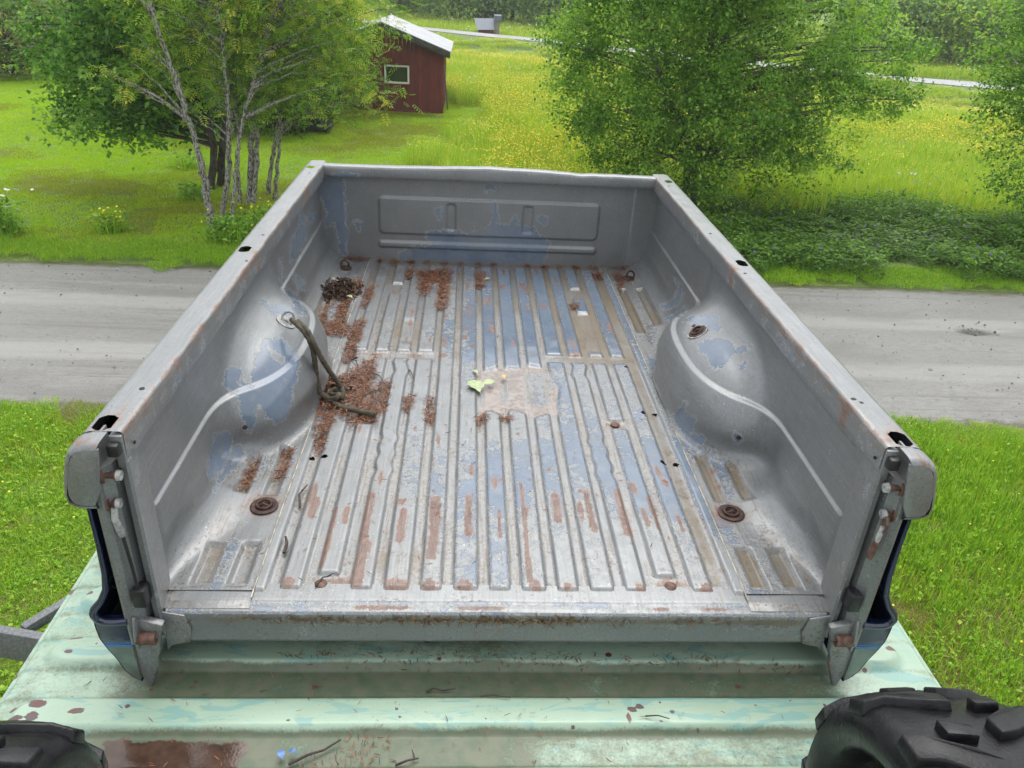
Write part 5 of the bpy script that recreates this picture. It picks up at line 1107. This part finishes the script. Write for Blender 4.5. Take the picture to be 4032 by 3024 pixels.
for i in range(4):
    for sgn in (-1, 1):
        b0 = len(FR_V); y0 = .2+.22*i; FR_V += [(0, y0, 0), (sgn*.18, y0+.02, .02), (sgn*.40, y0+.16, -.05), (sgn*.20, y0+.13, .0)]; FR_F.append((b0, b0+1, b0+2, b0+3))
b0 = len(FR_V); FR_V += [(0, .95, 0), (.08, 1.12, .02), (0, 1.35, -.04), (-.08, 1.12, .02)]; FR_F.append((b0, b0+1, b0+2, b0+3))
def crown(parent, ells, nclump, per, size, key, sig=(.22, .16), droop=.25, shell=.45, name='crown', frond=False, seed=1, cen=None, tintamp=.22, tmean=.47):
    r = np.random.default_rng(seed); C = []
    vols = np.array([e[3]*e[4]*e[5] for e in ells]); cnt = r.multinomial(nclump, vols/vols.sum())
    for e, m in zip(ells, cnt):
        d = r.normal(size=(m, 3)); d /= np.linalg.norm(d, axis=1)[:, None]; rad = (shell+(1-shell)*r.random(m))**(.7)
        rad *= .78+.42*vnoise(d[:, 0]*3+seed, d[:, 2]*3+d[:, 1]*2, .8)
        C.append(np.array(e[:3])+d*rad[:, None]*np.array(e[3:6]))
    C = np.concatenate(C); C = C[C[:, 2] > G+.25]; m = len(C)
    per_ = r.poisson(per, m); ci = np.repeat(np.arange(m), per_); N = len(ci)
    off = r.normal(size=(N, 3))*np.array([sig[0], sig[0], sig[1]])*(.55+.9*r.random(m))[ci][:, None]; off[:, 2] -= droop*(off[:, 0]**2+off[:, 1]**2)*1.5
    P = C[ci]+off; k = P[:, 2] > G+.03; P = P[k]; ci = ci[k]; N = len(P)
    R = rotm(r.uniform(0, 6.283, N), r.normal(-.35, .5, N), r.normal(0, .5, N)); S = r.uniform(size*.65, size*1.3, N)
    tint = np.clip(r.normal(tmean, .24, m)[ci]+r.normal(0, tintamp, N), 0, 1)
    o = scatter(name, FR_V if frond else LV, FR_F if frond else LF, P, R, S, M_leaf[key], dict(tint=tint), parent)
    return o, C
def limbs(parent, starts, C, n, mat, r0=.035, seed=2, name='branches', bow=.25):
    """branches from points on the trunks out to leaf clumps"""
    r = np.random.default_rng(seed); m = MB(); starts = np.asarray(starts); pick = r.choice(len(C), min(n, len(C)), replace=False)
    for c_ in C[pick]:
        d = np.linalg.norm(starts-c_, axis=1)+1.2*np.maximum(0, starts[:, 2]-c_[2]+.5); s_ = starts[np.argsort(d)[r.integers(0, 3)]]
        mid = .5*(s_+c_)+np.array([0, 0, bow*np.linalg.norm(c_-s_)*.4])+r.normal(0, .07, 3); t_ = np.linspace(0, 1, 7)[:, None]; pth = (1-t_)**2*s_+2*t_*(1-t_)*mid+t_**2*c_+r.normal(0, .018, (7, 3))*np.sin(t_*math.pi)
        L_ = np.linalg.norm(c_-s_); rr_ = min(r0, .008+.011*L_); m.tube(pth, np.linspace(rr_, .0035, 7), 5, False)
    return m.build(name, mat, parent, smooth=True)
def trunk(parent, pts, r0, r1, mat, name='trunk', n=9, wob=.02):
    pts = np.asarray(pts, float); k = np.arange(len(pts)); tt = np.linspace(0, len(pts)-1, 6*len(pts)); p = np.stack([np.interp(tt, k, pts[:, i]) for i in range(3)], 1)
    for _ in range(3): p[1:-1] = .25*p[:-2]+.5*p[1:-1]+.25*p[2:]
    p[1:-1] += rng.normal(0, wob, p[1:-1].shape)*.35; u = np.linspace(0, 1, len(p)); rad = (r0*(1-u)+r1*u)*(1+.10*rng.normal(size=len(p))*.6); rad[0] *= 1.35; rad[1] *= 1.15
    MB().tube(p, rad, n).build(name, mat, parent, smooth=True); return p
# birch on the right
bb = gp(1490, 455); Yb = bb[1]
birch = thing('birch_tree', (bb[0], bb[1], G), 'large bright green birch with drooping branches, standing behind the far bed corner', 'tree')
def bp(x, y, dy=0): return vp(x, y, Yb+dy)
tb = [bb-np.array([0, 0, .05]), bp(1492, 330), bp(1530, 150), bp(1560, -60), bp(1560, -330)]; tp = trunk(birch, tb, .17, .05, M_birchbark)
t2 = trunk(birch, [bp(1505, 250), bp(1545, 120, .3), bp(1640, -50, .5), bp(1700, -260, .6)], .10, .03, M_birchbark); t3 = trunk(birch, [bp(1492, 320), bp(1420, 150, -.3), bp(1370, -20, -.4), bp(1340, -200, -.4)], .08, .03, M_birchbark)
def el(x, y, Y, rx, ry, rz): c_ = vp(x, y, Y); return (*c_, rx, ry, rz)
bel = [el(1310, 370, Yb-.4, .7, .8, .55), el(1390, 410, Yb-.8, .7, .7, .45), el(1570, 380, Yb-.7, .9, .8, .5), el(1660, 400, Yb-.4, .5, .6, .35), el(1950, 180, Yb, .5, .6, .5), el(1420, 80, Yb, 2.1, 2.0, 2.1), el(1640, 60, Yb, 2.2, 2.1, 2.3), el(1540, -180, Yb, 2.6, 2.4, 2.0), el(1340, 290, Yb-.2, 1.0, 1.1, 1.05), el(1560, 260, Yb-.4, 1.5, 1.5, 1.2), el(1750, 250, Yb, 1.2, 1.3, 1.3), el(1880, 130, Yb+.2, 1.0, 1.2, 1.0), el(1430, 360, Yb-.6, 1.1, 1.0, .55), el(1690, 340, Yb-.2, 1.0, 1.0, .7), el(1255, 170, Yb, .75, .9, 1.2), el(1890, 210, Yb+.1, .7, .8, .5)]
_, Cb = crown(birch, bel, 1600, 84, .074, 'birch', (.15, .12), .2, .42, seed=21, tmean=.56); limbs(birch, np.concatenate([tp[6:], t2, t3]), Cb, 190, M_birchbark, .045, 5, bow=.1)
# birch at the right edge of the view: only its left branches reach in
b2x = vp(2420, 300, Yb-1.0); br2 = thing('birch_tree', (b2x[0], Yb-1.0, G), 'second birch whose drooping left branches hang over the buttercup meadow', 'tree')
p2 = trunk(br2, [(b2x[0], Yb-1., G-.05), (b2x[0]-.05, Yb-1., G+1.5), (b2x[0]+.1, Yb-1., G+3.5), (b2x[0], Yb-1., G+6.5)], .15, .04, M_birchbark)
e2 = [el(2230, 130, Yb-1., 1.1, 1.2, 1.2), el(2260, 290, Yb-1., 1.2, 1.2, 1.0), el(2180, 250, Yb-1., .75, .8, 1.0), el(2215, 400, Yb-1.2, .8, .9, .45), el(2420, 60, Yb-1., 1.8, 1.6, 2.2), el(2480, 300, Yb-1, 1.3, 1.3, 1.2), el(2165, 140, Yb-1., .6, .7, .8), el(2300, 10, Yb-1, 1.2, 1.2, 1.0)]
_, C2 = crown(br2, e2, 520, 55, .075, 'birch', (.19, .13), .3, .3, seed=22); limbs(br2, p2[4:], C2, 90, M_birchbark, .035, 6, bow=.12)
# many-stemmed rowan
rb = gp(510, 465); Yw = rb[1]
rowan = thing('rowan_tree', (rb[0], rb[1], G), 'many-stemmed rowan with pale lichen-covered trunks at the lawn edge', 'tree')
stems = [[(460, 492), (440, 380), (428, 330), (400, 230), (345, 70), (300, -90)], [(478, 470), (492, 380), (496, 280), (488, 160), (470, 0), (440, -150)], [(500, 478), (508, 390), (520, 280), (545, 180), (580, 60)], [(516, 440), (512, 350), (516, 290), (500, 150), (520, 0)], [(538, 440), (542, 330), (548, 230), (565, 110), (590, -40), (600, -150)], [(546, 442), (556, 330), (550, 240), (535, 120), (540, -60)], [(578, 418), (590, 330), (602, 260), (640, 140), (700, 10)], [(592, 430), (602, 330), (606, 270), (600, 190), (640, 80), (660, -60)]]
sp = []
for i, st in enumerate(stems):
    g0 = gp(*st[0]); Ys = g0[1]; pts = [g0-np.array([0, 0, .04])]+[vp(x_, y_, Ys+.12*j*((i % 3)-1)) for j, (x_, y_) in enumerate(st[1:])]
    sp.append(trunk(rowan, pts, (.072, .058, .042, .046, .064, .054, .048, .038)[i], .02, M_rowanbark, wob=.03))
sp = np.concatenate(sp)
rel = [el(480, 60, Yw+.6, 1.9, 1.0, 1.3), el(600, 90, Yw+.6, 1.4, 1.0, 1.2), el(700, 170, Yw+.4, .9, 1.0, .75), el(360, 130, Yw-.2, 1.0, 1.0, .8), el(520, -120, Yw, 2.2, 1.8, 1.4), el(770, 60, Yw+.4, .7, .8, 1.0), el(560, 215, Yw+.5, .9, .6, .45), el(800, 205, Yw+.5, .4, .5, .3)]
_, Cr = crown(rowan, rel, 700, 13, .17, 'rowan', (.20, .14), .1, .15, frond=True, seed=31, tintamp=.3); limbs(rowan, sp[sp[:, 2] > G+1.0], Cr, 330, M_rowanbark, .028, 8, bow=.35)
r_ = np.random.default_rng(4); ix = r_.choice(len(Cr), 60); bl = np.repeat(Cr[ix], 26, 0)+r_.normal(0, .035, (60*26, 3))*[1, 1, .5]
scatter('blossom', LV, LF, bl, rotm(r_.uniform(0, 6, len(bl)), r_.normal(0, .6, len(bl)), r_.normal(0, .6, len(bl))), np.full(len(bl), .018), tinted('faded_blossom', [(.30, .20, .08), (.42, .32, .16)], .7), dict(tint=r_.random(len(bl))), rowan)
# bird cherry behind it on the left
cb = gp(452, 410); Yc = cb[1]; cherry = thing('bird_cherry_tree', (cb[0], cb[1], G), 'bushy dark green tree beside the rowan, its branch hanging low over the lawn', 'tree')
cp1 = trunk(cherry, [cb-np.array([0, 0, .04]), vp(465, 330, Yc), vp(440, 220, Yc), vp(380, 60, Yc), vp(330, -120, Yc)], .085, .03, M_darkbark); cp2 = trunk(cherry, [gp(478, 400)-np.array([0, 0, .04]), vp(478, 320, Yc+.1), vp(500, 200, Yc+.2), vp(520, 50, Yc+.2)], .09, .04, M_darkbark)
cel = [el(300, 110, Yc, 1.8, 1.6, 1.3), el(200, 160, Yc-.2, 1.0, 1.1, 1.0), el(230, 250, Yc-.4, 1.1, 1.0, .55), el(330, 200, Yc, 1.3, 1.2, .8), el(140, 235, Yc-.4, .55, .7, .35), el(300, -60, Yc, 2.2, 1.8, 1.4), el(420, 60, Yc+.6, 1.5, 1.2, 1.2), el(350, 285, Yc-.4, .6, .6, .25), el(440, 160, Yc+.6, 1.2, 1., 1.0), el(150, 90, Yc, .8, .8, .7)]
_, Cc = crown(cherry, cel, 640, 36, .115, 'cherry', (.16, .12), .3, .2, seed=41); limbs(cherry, np.concatenate([cp1[8:], cp2[8:]]), Cc, 120, M_darkbark, .03, 9)
# shrubs and hedge behind, left of the shed
def shrub(base, ells, nc, per, size, key, label, seed, name='shrub', grp=None, stemmat=None, nl=25, frond=False, sig=(.2, .15), cat='shrub', tr=.04):
    s_ = thing(name, (base[0], base[1], G), label, cat, grp); _, C_ = crown(s_, ells, nc, per, size, key, sig, .2, .25, seed=seed, name='foliage', frond=frond)
    st = np.array([[base[0]+dx, base[1], G+h] for dx in (-.1, .1) for h in (.1, .4, .8)]); limbs(s_, st, C_, nl, stemmat or M_darkbark, tr, seed, 'stems'); return s_, C_
Yh = gp(560, 290)[1]; hb = gp(560, 290)
shrub(hb, [el(520, 190, Yh, 1.9, 1.2, 1.2), el(430, 230, Yh, 1.6, 1.2, 1.0), el(600, 130, Yh+1, 2.0, 1.4, 1.8), el(640, 230, Yh, 1.1, .9, .8), el(480, 60, Yh+1, 2.4, 1.4, 2.0)], 620, 42, .10, 'dark', 'dark dense hedge shrub in the shade behind the rowan stems', 51, 'hedge_shrub')
Yq = gp(730, 255)[1]; qb = gp(730, 255)
shrub(qb, [el(700, 190, Yq, 1.1, 1.0, 1.1), el(660, 110, Yq, 1.2, 1.2, 1.5), el(720, 90, Yq, .9, 1.0, 1.4), el(680, -40, Yq, 1.8, 1.4, 1.6), el(770, 222, Yq, .7, .6, .35)], 420, 24, .15, 'rowan', 'yellowish green bushy tree leaning against the left side of the red shed', 52, 'rowan_bush', frond=True, sig=(.28, .2), cat='tree', tr=.05, stemmat=M_rowanbark, nl=60)
Yl = gp(330, 270)[1]; shrub(gp(330, 268), [el(320, 200, Yl, 1.6, 1.2, 1.0), el(400, 230, Yl, 1.4, 1.0, .9), el(270, 150, Yl+1, 1.6, 1.2, 1.2)], 330, 40, .10, 'dark', 'low dark shrub behind the bird cherry on the lawn', 53, 'dark_shrub')
Yi = gp(20, 165)[1]; lil, Cl = shrub(gp(15, 165), [el(20, 60, Yi, 2.6, 2.0, 2.2), el(90, 30, Yi+1, 2.2, 1.6, 1.9), el(-60, 90, Yi, 2.5, 2, 2.2)], 420, 36, .13, 'lilac', 'lilac bush with pale pink flower heads at the lawn edge', 54, 'lilac_bush', cat='shrub', nl=40, tr=.06)
ix = r_.choice(len(Cl), 110); bl = np.repeat(Cl[ix], 40, 0)+r_.normal(0, .10, (110*40, 3)); scatter('blossom', LV, LF, bl, rotm(r_.uniform(0, 6, len(bl)), r_.normal(0, .6, len(bl)), r_.normal(0, .6, len(bl))), np.full(len(bl), .05), M_leaf['pink'], dict(tint=r_.random(len(bl))), lil)
Yv = gp(160, 60)[1]; shrub(gp(170, 62), [el(170, 20, Yv, 4.5, 2.5, 2.8), el(330, 10, Yv, 4.0, 2.5, 3.0)], 420, 36, .20, 'dark', 'dark broadleaf tree far behind the lilac bush', 55, 'background_tree', sig=(.4, .3), cat='tree', nl=20, tr=.1)
# far trees beyond the asphalt road, each its own
FT = [(840, 30, 20, 8., 'far', 'pale leafy tree just left of the shed roof, beyond the road'), (905, 44, 4, 7.5, 'far', 'round bright green tree beyond the road, behind the shed ridge'), (975, 60, 5, 8.5, 'far', 'broad leafy tree beyond the road beside the small hut'), (1045, 28, 22, 9., 'spruce', 'dark pointed spruce behind the small roadside hut'), (1105, 66, 6, 9., 'far', 'tall dense tree right of the small roadside hut'), (1180, 78, 9, 9., 'far', 'leafy tree beyond the road, half hidden by the birch crown'), (1300, 88, 12, 9., 'far', 'tree line crown beyond the road, seen through the birch'), (1450, 104, 10, 9., 'far', 'hazy tree beyond the road, behind the birch trunk'), (1650, 125, 12, 9., 'far', 'far tree beyond the road, behind the right half of the birch'),
      (1850, 150, 5, 6., 'far', 'roadside tree between birch crown and right-hand thicket'), (1935, 150, 4, 5., 'far', 'pale green roadside bush at the end of the visible asphalt'), (2010, 155, 4, 4.6, 'rowan', 'yellowish green bush beyond the right-hand asphalt stretch'), (2085, 160, 5, 5.0, 'rowan', 'bush with reddish young leaves beyond the asphalt road'), (2160, 165, 6, 6., 'far', 'green thicket tree behind the second birch'), (2240, 170, 6, 7., 'far', 'outermost thicket tree beyond the asphalt road'), (1980, 120, 25, 10., 'spruce', 'dark conifer behind the right-hand thicket'), (2120, 110, 28, 11., 'spruce', 'tall grey-green conifer far behind the thicket'), (930, 20, 40, 12., 'far', 'high hazy tree far behind the hut'), (1160, 20, 42, 13., 'spruce', 'grey-green far conifer rising behind the tree line')]
for i, (x_, y_, back, hh, key, lab) in enumerate(FT):
    g0 = gp(x_, 90) if y_ < 40 else gp(x_, y_); g0 = np.array([g0[0], max(g0[1], far_mid(g0[0])+2.5), G]); dirn = (g0-CAM)[:2]; dirn = dirn/np.linalg.norm(dirn); g0[:2] += dirn*back*.7
    ft = thing('roadside_tree' if key != 'spruce' else 'spruce_tree', tuple(g0), lab, 'tree', 'trees beyond the asphalt road'); rx = hh*(.30 if key != 'spruce' else .2)
    ptr = trunk(ft, [(g0[0], g0[1], G-.1), (g0[0]+.1, g0[1], G+hh*.4), (g0[0], g0[1], G+hh*.9)], .02*hh, .006*hh, M_darkbark)
    if key == 'spruce': ee = [(g0[0], g0[1], G+hh*f_, rx*(1.15-f_), rx*(1.15-f_), hh*.12) for f_ in (.15, .3, .45, .6, .75, .9)]
    else: ee = [(g0[0], g0[1], G+hh*.55, rx*1.1, rx, hh*.38), (g0[0]-rx*.6, g0[1]-.3, G+hh*.34, rx*.8, rx*.7, hh*.30), (g0[0]+rx*.6, g0[1]-.3, G+hh*.34, rx*.8, rx*.7, hh*.30), (g0[0], g0[1]-rx*.5, G+hh*.2, rx*.9, rx*.6, hh*.2)]
    _, C_ = crown(ft, ee, 190, 42, .26, key, (.42, .34), .1, .4, seed=100+i); limbs(ft, ptr[5:], C_, 14, M_darkbark, .06, 200+i)
# plants on the lawn
def plant(px_, h, wd, label, seed, key='birch', nl=160, yellow=0, white=0, name='wild_plant'):
    g0 = gp(*px_); r = np.random.default_rng(seed); p_ = thing(name, tuple(g0), label, 'plant'); n = 260
    x_ = r.normal(0, wd*.5, n); y_ = r.normal(0, wd*.35, n); hh = h*r.uniform(.4, 1.05, n)*np.exp(-(x_/wd)**2*.8); a = r.uniform(0, 6.28, n); w_ = .006
    V = np.stack([np.stack([g0[0]+x_-w_*np.cos(a), g0[1]+y_-w_*np.sin(a), np.full(n, G-.01)], 1), np.stack([g0[0]+x_+w_*np.cos(a), g0[1]+y_+w_*np.sin(a), np.full(n, G-.01)], 1), np.stack([g0[0]+x_*1.35+r.normal(0, .05, n), g0[1]+y_*1.35, G+hh], 1)], 1).reshape(-1, 3)
    me = fast_mesh('stalks', V, [np.arange(3*n).reshape(n, 3)], False); attr(me, 'tint', np.repeat(r.random(n), 3)); link('stalks', me, M_g['near'], p_)
    P = np.stack([g0[0]+r.normal(0, wd*.5, nl), g0[1]+r.normal(0, wd*.35, nl), G+h*r.uniform(.05, .8, nl)], 1)
    scatter('leaves', LV, LF, P, rotm(r.uniform(0, 6.28, nl), r.normal(0, .5, nl), r.normal(0, .4, nl)), r.uniform(.05, .12, nl), M_leaf[key], dict(tint=r.random(nl)), p_)
    for cnt, m_, sz in ((yellow, M_butter, .022), (white, M_white, .028)):
        if cnt:
            q = np.stack([g0[0]+r.normal(0, wd*.6, cnt), g0[1]+r.normal(0, wd*.3, cnt), G+h*r.uniform(.5, 1.05, cnt)], 1); V, F, tn, mi = add_flowers(np.zeros((0, 3)), [], np.zeros(0), [], q, sz, 0)
            tag(link('flowers', fast_mesh('flowers', V, F, False), m_, p_), kind='stuff')
plant((8, 505), .75, .35, 'leafy clump with white umbels at the lawn edge by the gravel road', 61, 'birch', 420, 4, 40)
plant((245, 500), .42, .26, 'lone weed clump with small yellow flowers on the mown lawn', 62, 'rowan', 150, 26, 0)
plant((500, 520), .50, .45, 'tall green weeds around the foot of the rowan stems', 63, 'birch', 420, 12, 0); plant((575, 505), .55, .45, 'weeds with yellow flowers between rowan stems and bed rail', 64, 'birch', 300, 22, 0)
plant((420, 432), .40, .30, 'dark tuft at the foot of the bird cherry', 65, 'cherry', 160, 6, 0); plant((402, 362), .35, .40, 'rounded grass tuft on the lawn behind the bird cherry', 66, 'birch', 60, 0, 0)

# ------------------------------------------------------------------ red shed
sb = up(1740, 448, 2, G); YS = sb[1]; XR = sb[0]; XL = XR-3.35
shed = thing('shed', (.5*(XL+XR), YS+1.6, G), 'weathered red board shed with pale metal roof, at the edge of the meadow', 'shed')
def redwood():
    t = NT('falu_red_boards'); n = t.noise(6, 4, stretch=(3, 3, .5)); n2 = t.noise(60, 3, stretch=(2, 2, .12)); c = t.mix(t.rng(n, .3, .7), (.15, .026, .018), (.21, .042, .028)); c = t.mix(t.math('MULTIPLY', t.rng(n2, .5, .7), .5), c, (.085, .02, .016)); oi = t.n('ShaderNodeObjectInfo'); c = t.mix(t.math('MULTIPLY', oi.outputs['Random'], .55), c, (.075, .022, .018)); t.set(col=c, rough=.75, nor=t.bump(n2, .4, .004)); return t.m
M_red = redwood(); M_grey = simple('weathered_fascia', (.06, .055, .05), .7, 0, .4, 8); M_wframe = simple('peeling_white_paint', (.72, .70, .64), .6, 0, .15, 30)
apex = up(1498, 88, 1, YS-.3); tip = up(1772, 208, 1, YS-.3); slope = (apex[2]-tip[2])/(tip[0]-apex[0]); XA = apex[0]
def rz(x_): return apex[2]-.16-(x_-XA)*slope if x_ > XA else apex[2]-.16-(XA-x_)*slope*1.1
win = (up(1513, 253, 1, YS)[0], up(1612, 331, 1, YS)[0], up(1612, 331, 1, YS)[2], up(1513, 253, 1, YS)[2])
nb = 27; bw_ = (XR-XL)/nb
for i in range(nb):
    x0, x1 = XL+i*bw_, XL+(i+1)*bw_-.008; xm = .5*(x0+x1); dy = .012*(i % 2)+random.uniform(0, .004)
    segs = [(G+.04, rz(xm))]
    if x1 > win[0] and x0 < win[1]: segs = [(G+.04, win[2]), (win[3], rz(xm))]
    for z0, z1 in segs: MB().box((x0, YS-dy, z0), (x1, YS+.022-dy, z1)).build('board', M_red, shed)
MB().box((XL, YS+.025, G), (XR-.004, YS+3.2, rz(XR)-.02)).build('inner_wall', M_red, shed)
for i in range(16):
    y0 = YS+.03+i*.2; MB().box((XR-.004+.0, y0, G+.04), (XR+.02+.008*(i % 2), y0+.19, rz(XR)-.01)).build('board', M_red, shed)
MB().box((XR-.03, YS-.035, G+.03), (XR+.045, YS-.012, rz(XR))).build('corner_board', M_red, shed); MB().box((XL-.03, YS-.035, G+.03), (XL+.06, YS-.012, rz(XL))).build('corner_board', M_red, shed)
MB().box((XL-.05, YS-.05, G-.02), (XR+.05, YS+.02, G+.06)).build('sill_board', M_red, shed)
t = NT('pale_sheet_roof'); wv = t.n('ShaderNodeTexWave'); wv.inputs['Scale'].default_value = 3.2; wv.bands_direction = 'Y'; t.l(t.co, wv.inputs[0]); n = t.noise(2, 4); t.set(col=t.mix(t.rng(n, .3, .7), (.30, .31, .33), (.38, .39, .41)), rough=.45, metal=.2, nor=t.bump(wv.outputs['Fac'], .4, .02)); M_roofs = t.m
XE = tip[0]+.03; zE = tip[2]; y0, y1 = YS-.32, YS+3.35
def slab(xa, za, xb, zb_, th, ya, yb, mat, name):
    return MB().add([(xa, ya, za-th), (xb, ya, zb_-th), (xb, yb, zb_-th), (xa, yb, za-th), (xa, ya, za), (xb, ya, zb_), (xb, yb, zb_), (xa, yb, za)], [(0, 3, 2, 1), (4, 5, 6, 7), (0, 1, 5, 4), (1, 2, 6, 5), (2, 3, 7, 6), (3, 0, 4, 7)]).build(name, mat, shed)
XW = XL-.3; zW = apex[2]-(XA-XW)*slope*1.1
for k_ in range(5):
    a_, b_ = y0+.02+k_*.73, y0+.02+(k_+1)*.73-.012; slab(XA, apex[2]+.03, XE, zE+.03, .02, a_, b_, M_roofs, 'roof_sheet'); slab(XW, zW+.03, XA-.01, apex[2]+.03, .02, a_, b_, M_roofs, 'roof_sheet')
slab(XA, apex[2]+.004, XE-.02, zE+.004, .13, y0, y0+.03, M_grey, 'fascia_board'); slab(XW, zW+.004, XA-.004, apex[2]+.004, .13, y0, y0+.03, M_grey, 'fascia_board')
slab(XA, apex[2]-.05, XE-.04, zE-.05, .13, y0+.04, y0+.07, M_grey, 'fascia_board'); slab(XA, apex[2]-.01, XE-.03, zE-.01, .04, y0+.075, y1, M_grey, 'roof_deck'); slab(XW, zW-.01, XA-.005, apex[2]-.01, .04, y0+.075, y1, M_grey, 'roof_deck')
wn = MB(); f_ = .055
for a_, b_ in (((win[0], win[2]), (win[1], win[2]+f_)), ((win[0], win[3]-f_), (win[1], win[3])), ((win[0], win[2]+f_), (win[0]+f_, win[3]-f_)), ((win[1]-f_, win[2]+f_), (win[1], win[3]-f_))): wn.box((a_[0], YS-.03, a_[1]), (b_[0], YS+.03, b_[1]))
wo_ = wn.build('window_frame', M_wframe, shed); gl = NT('dusty_window_glass'); gl.set(col=(.02, .025, .022), rough=.08, spec=.6); MB().box((win[0]+f_, YS+.005, win[2]+f_), (win[1]-f_, YS+.012, win[3]-f_)).build('window_pane', gl.m, wo_)
MB().box((win[0]-.06, YS-.05, win[3]+.002), (win[1]+.05, YS-.02, win[3]+.045)).build('window_head_board', M_red, shed); MB().box((win[0]-.04, YS-.05, win[2]-.04), (win[1]+.03, YS-.015, win[2]-.002)).build('window_sill', M_red, shed)
# pole leaning on the shed corner
pq = gp(967, 237); pt = vp(955, 140, YS+.05); MB().tube([(pq[0], pq[1], G), (.5*(pq[0]+XR+.08), YS+.2, G+.75), (XR+.06, YS+.3, G+1.45)], [.022, .020, .018], 8).build('pole', simple('grey_wood_pole', (.22, .19, .16), .75), None, smooth=True)
tag(COL.objects['pole'], 'grey wooden pole leaning against the corner of the red shed', 'pole')
# dark lawn mower under the shrubs
mw = gp(682, 287); mow = thing('lawn_mower', tuple(mw), 'dark grey machine with a bent wire handle under the shrubs, left of the shed', 'mower')
M_mow = simple('dark_plastic', (.03, .031, .033), .4, 0, .3, 20)
MB().box((mw[0]-.42, mw[1]-.1, G+.06), (mw[0]+.42, mw[1]+.6, G+.26)).build('deck', M_mow, mow, bevel=.05, seg=3); MB().box((mw[0]-.35, mw[1]+.1, G+.262), (mw[0]+.28, mw[1]+.65, G+.44)).build('engine_cover', simple('charcoal_lid', (.018, .018, .02), .5), mow, bevel=.06, seg=3)
MB().tube([(mw[0]+.02, mw[1]-.06, G+.25), (mw[0]+.03, mw[1]-.1, G+.40), (mw[0]+.10, mw[1]-.1, G+.46), (mw[0]+.17, mw[1]-.08, G+.38), (mw[0]+.2, mw[1]-.06, G+.24)], .012, 8).build('handle', M_steel, mow, smooth=True)
MB().box((mw[0]+.06, mw[1]-.125, G+.20), (mw[0]+.24, mw[1]-.105, G+.25)).build('label_plate', simple('cream_plate', (.5, .48, .36), .5), mow)
for sx_ in (-.36, .36): MB().lathe([(.09, -.03), (.10, -.02), (.10, .02), (.09, .03)], 18, [[0, 0, 1], [0, 1, 0], [-1, 0, 0]], (mw[0]+sx_, mw[1]-.06, G+.10)).build('wheel', M_black, mow, smooth=True)
# small hut beyond the road
hb_ = gp(1052, 71); hb_ = np.array([hb_[0], far_mid(hb_[0])+3.0, G]); YH = hb_[1]
def hv(x_, y_): return up(x_, y_, 1, YH)
r0_, r1_, e0_, e1_ = hv(1868, 76), hv(1948, 76), hv(1878, 117), hv(1948, 117)
hut = thing('hut', tuple(hb_), 'small red hut with blue grey roof beyond the asphalt road', 'hut')
MB().box((e0_[0]+.1, YH+.1, G-.3), (e1_[0]-.05, YH+2.2, e0_[2])).build('wall', M_red, hut); M_slate = simple('blue_grey_sheet', (.11, .135, .17), .6, .0)
MB().add([(e0_[0], YH-.1, e0_[2]), (e1_[0], YH-.1, e1_[2]), (r1_[0], YH+1.2, r1_[2]), (r0_[0]+.0, YH+1.2, r0_[2]), (e0_[0], YH+2.4, e0_[2]), (e1_[0], YH+2.4, e1_[2])], [(0, 1, 2, 3), (3, 2, 5, 4), (0, 3, 4), (1, 5, 2)]).build('roof', M_slate, hut)
u0, u1 = hv(1948, 62), hv(1976, 84); MB().box((u0[0]+.05, YH+.2, G-.3), (u1[0]-.12, YH+1.6, u1[2])).build('annex_wall', simple('pale_wood', (.25, .22, .18), .7), hut); MB().box((u0[0], YH, u1[2]), (u1[0], YH+1.8, u0[2])).build('annex_roof', M_slate, hut)

# ------------------------------------------------------------------ thin rain haze
hz = NT('rain_haze'); hz.t.nodes.remove(hz.b); pv = hz.n('ShaderNodeVolumePrincipled'); pv.inputs['Color'].default_value = (.9, .93, .95, 1); pv.inputs['Density'].default_value = .0010; pv.inputs['Anisotropy'].default_value = .2
hz.l(pv.outputs[0], hz.out.inputs['Volume'])
tag(MB().box((-640, -330, G-1.2), (640, 920, 12)).build('haze', hz.m), 'thin pale rain haze in the air over the whole place', 'haze', None, 'stuff')
for o in list(bpy.data.objects):
    if "_base" in o.keys(): del o["_base"]
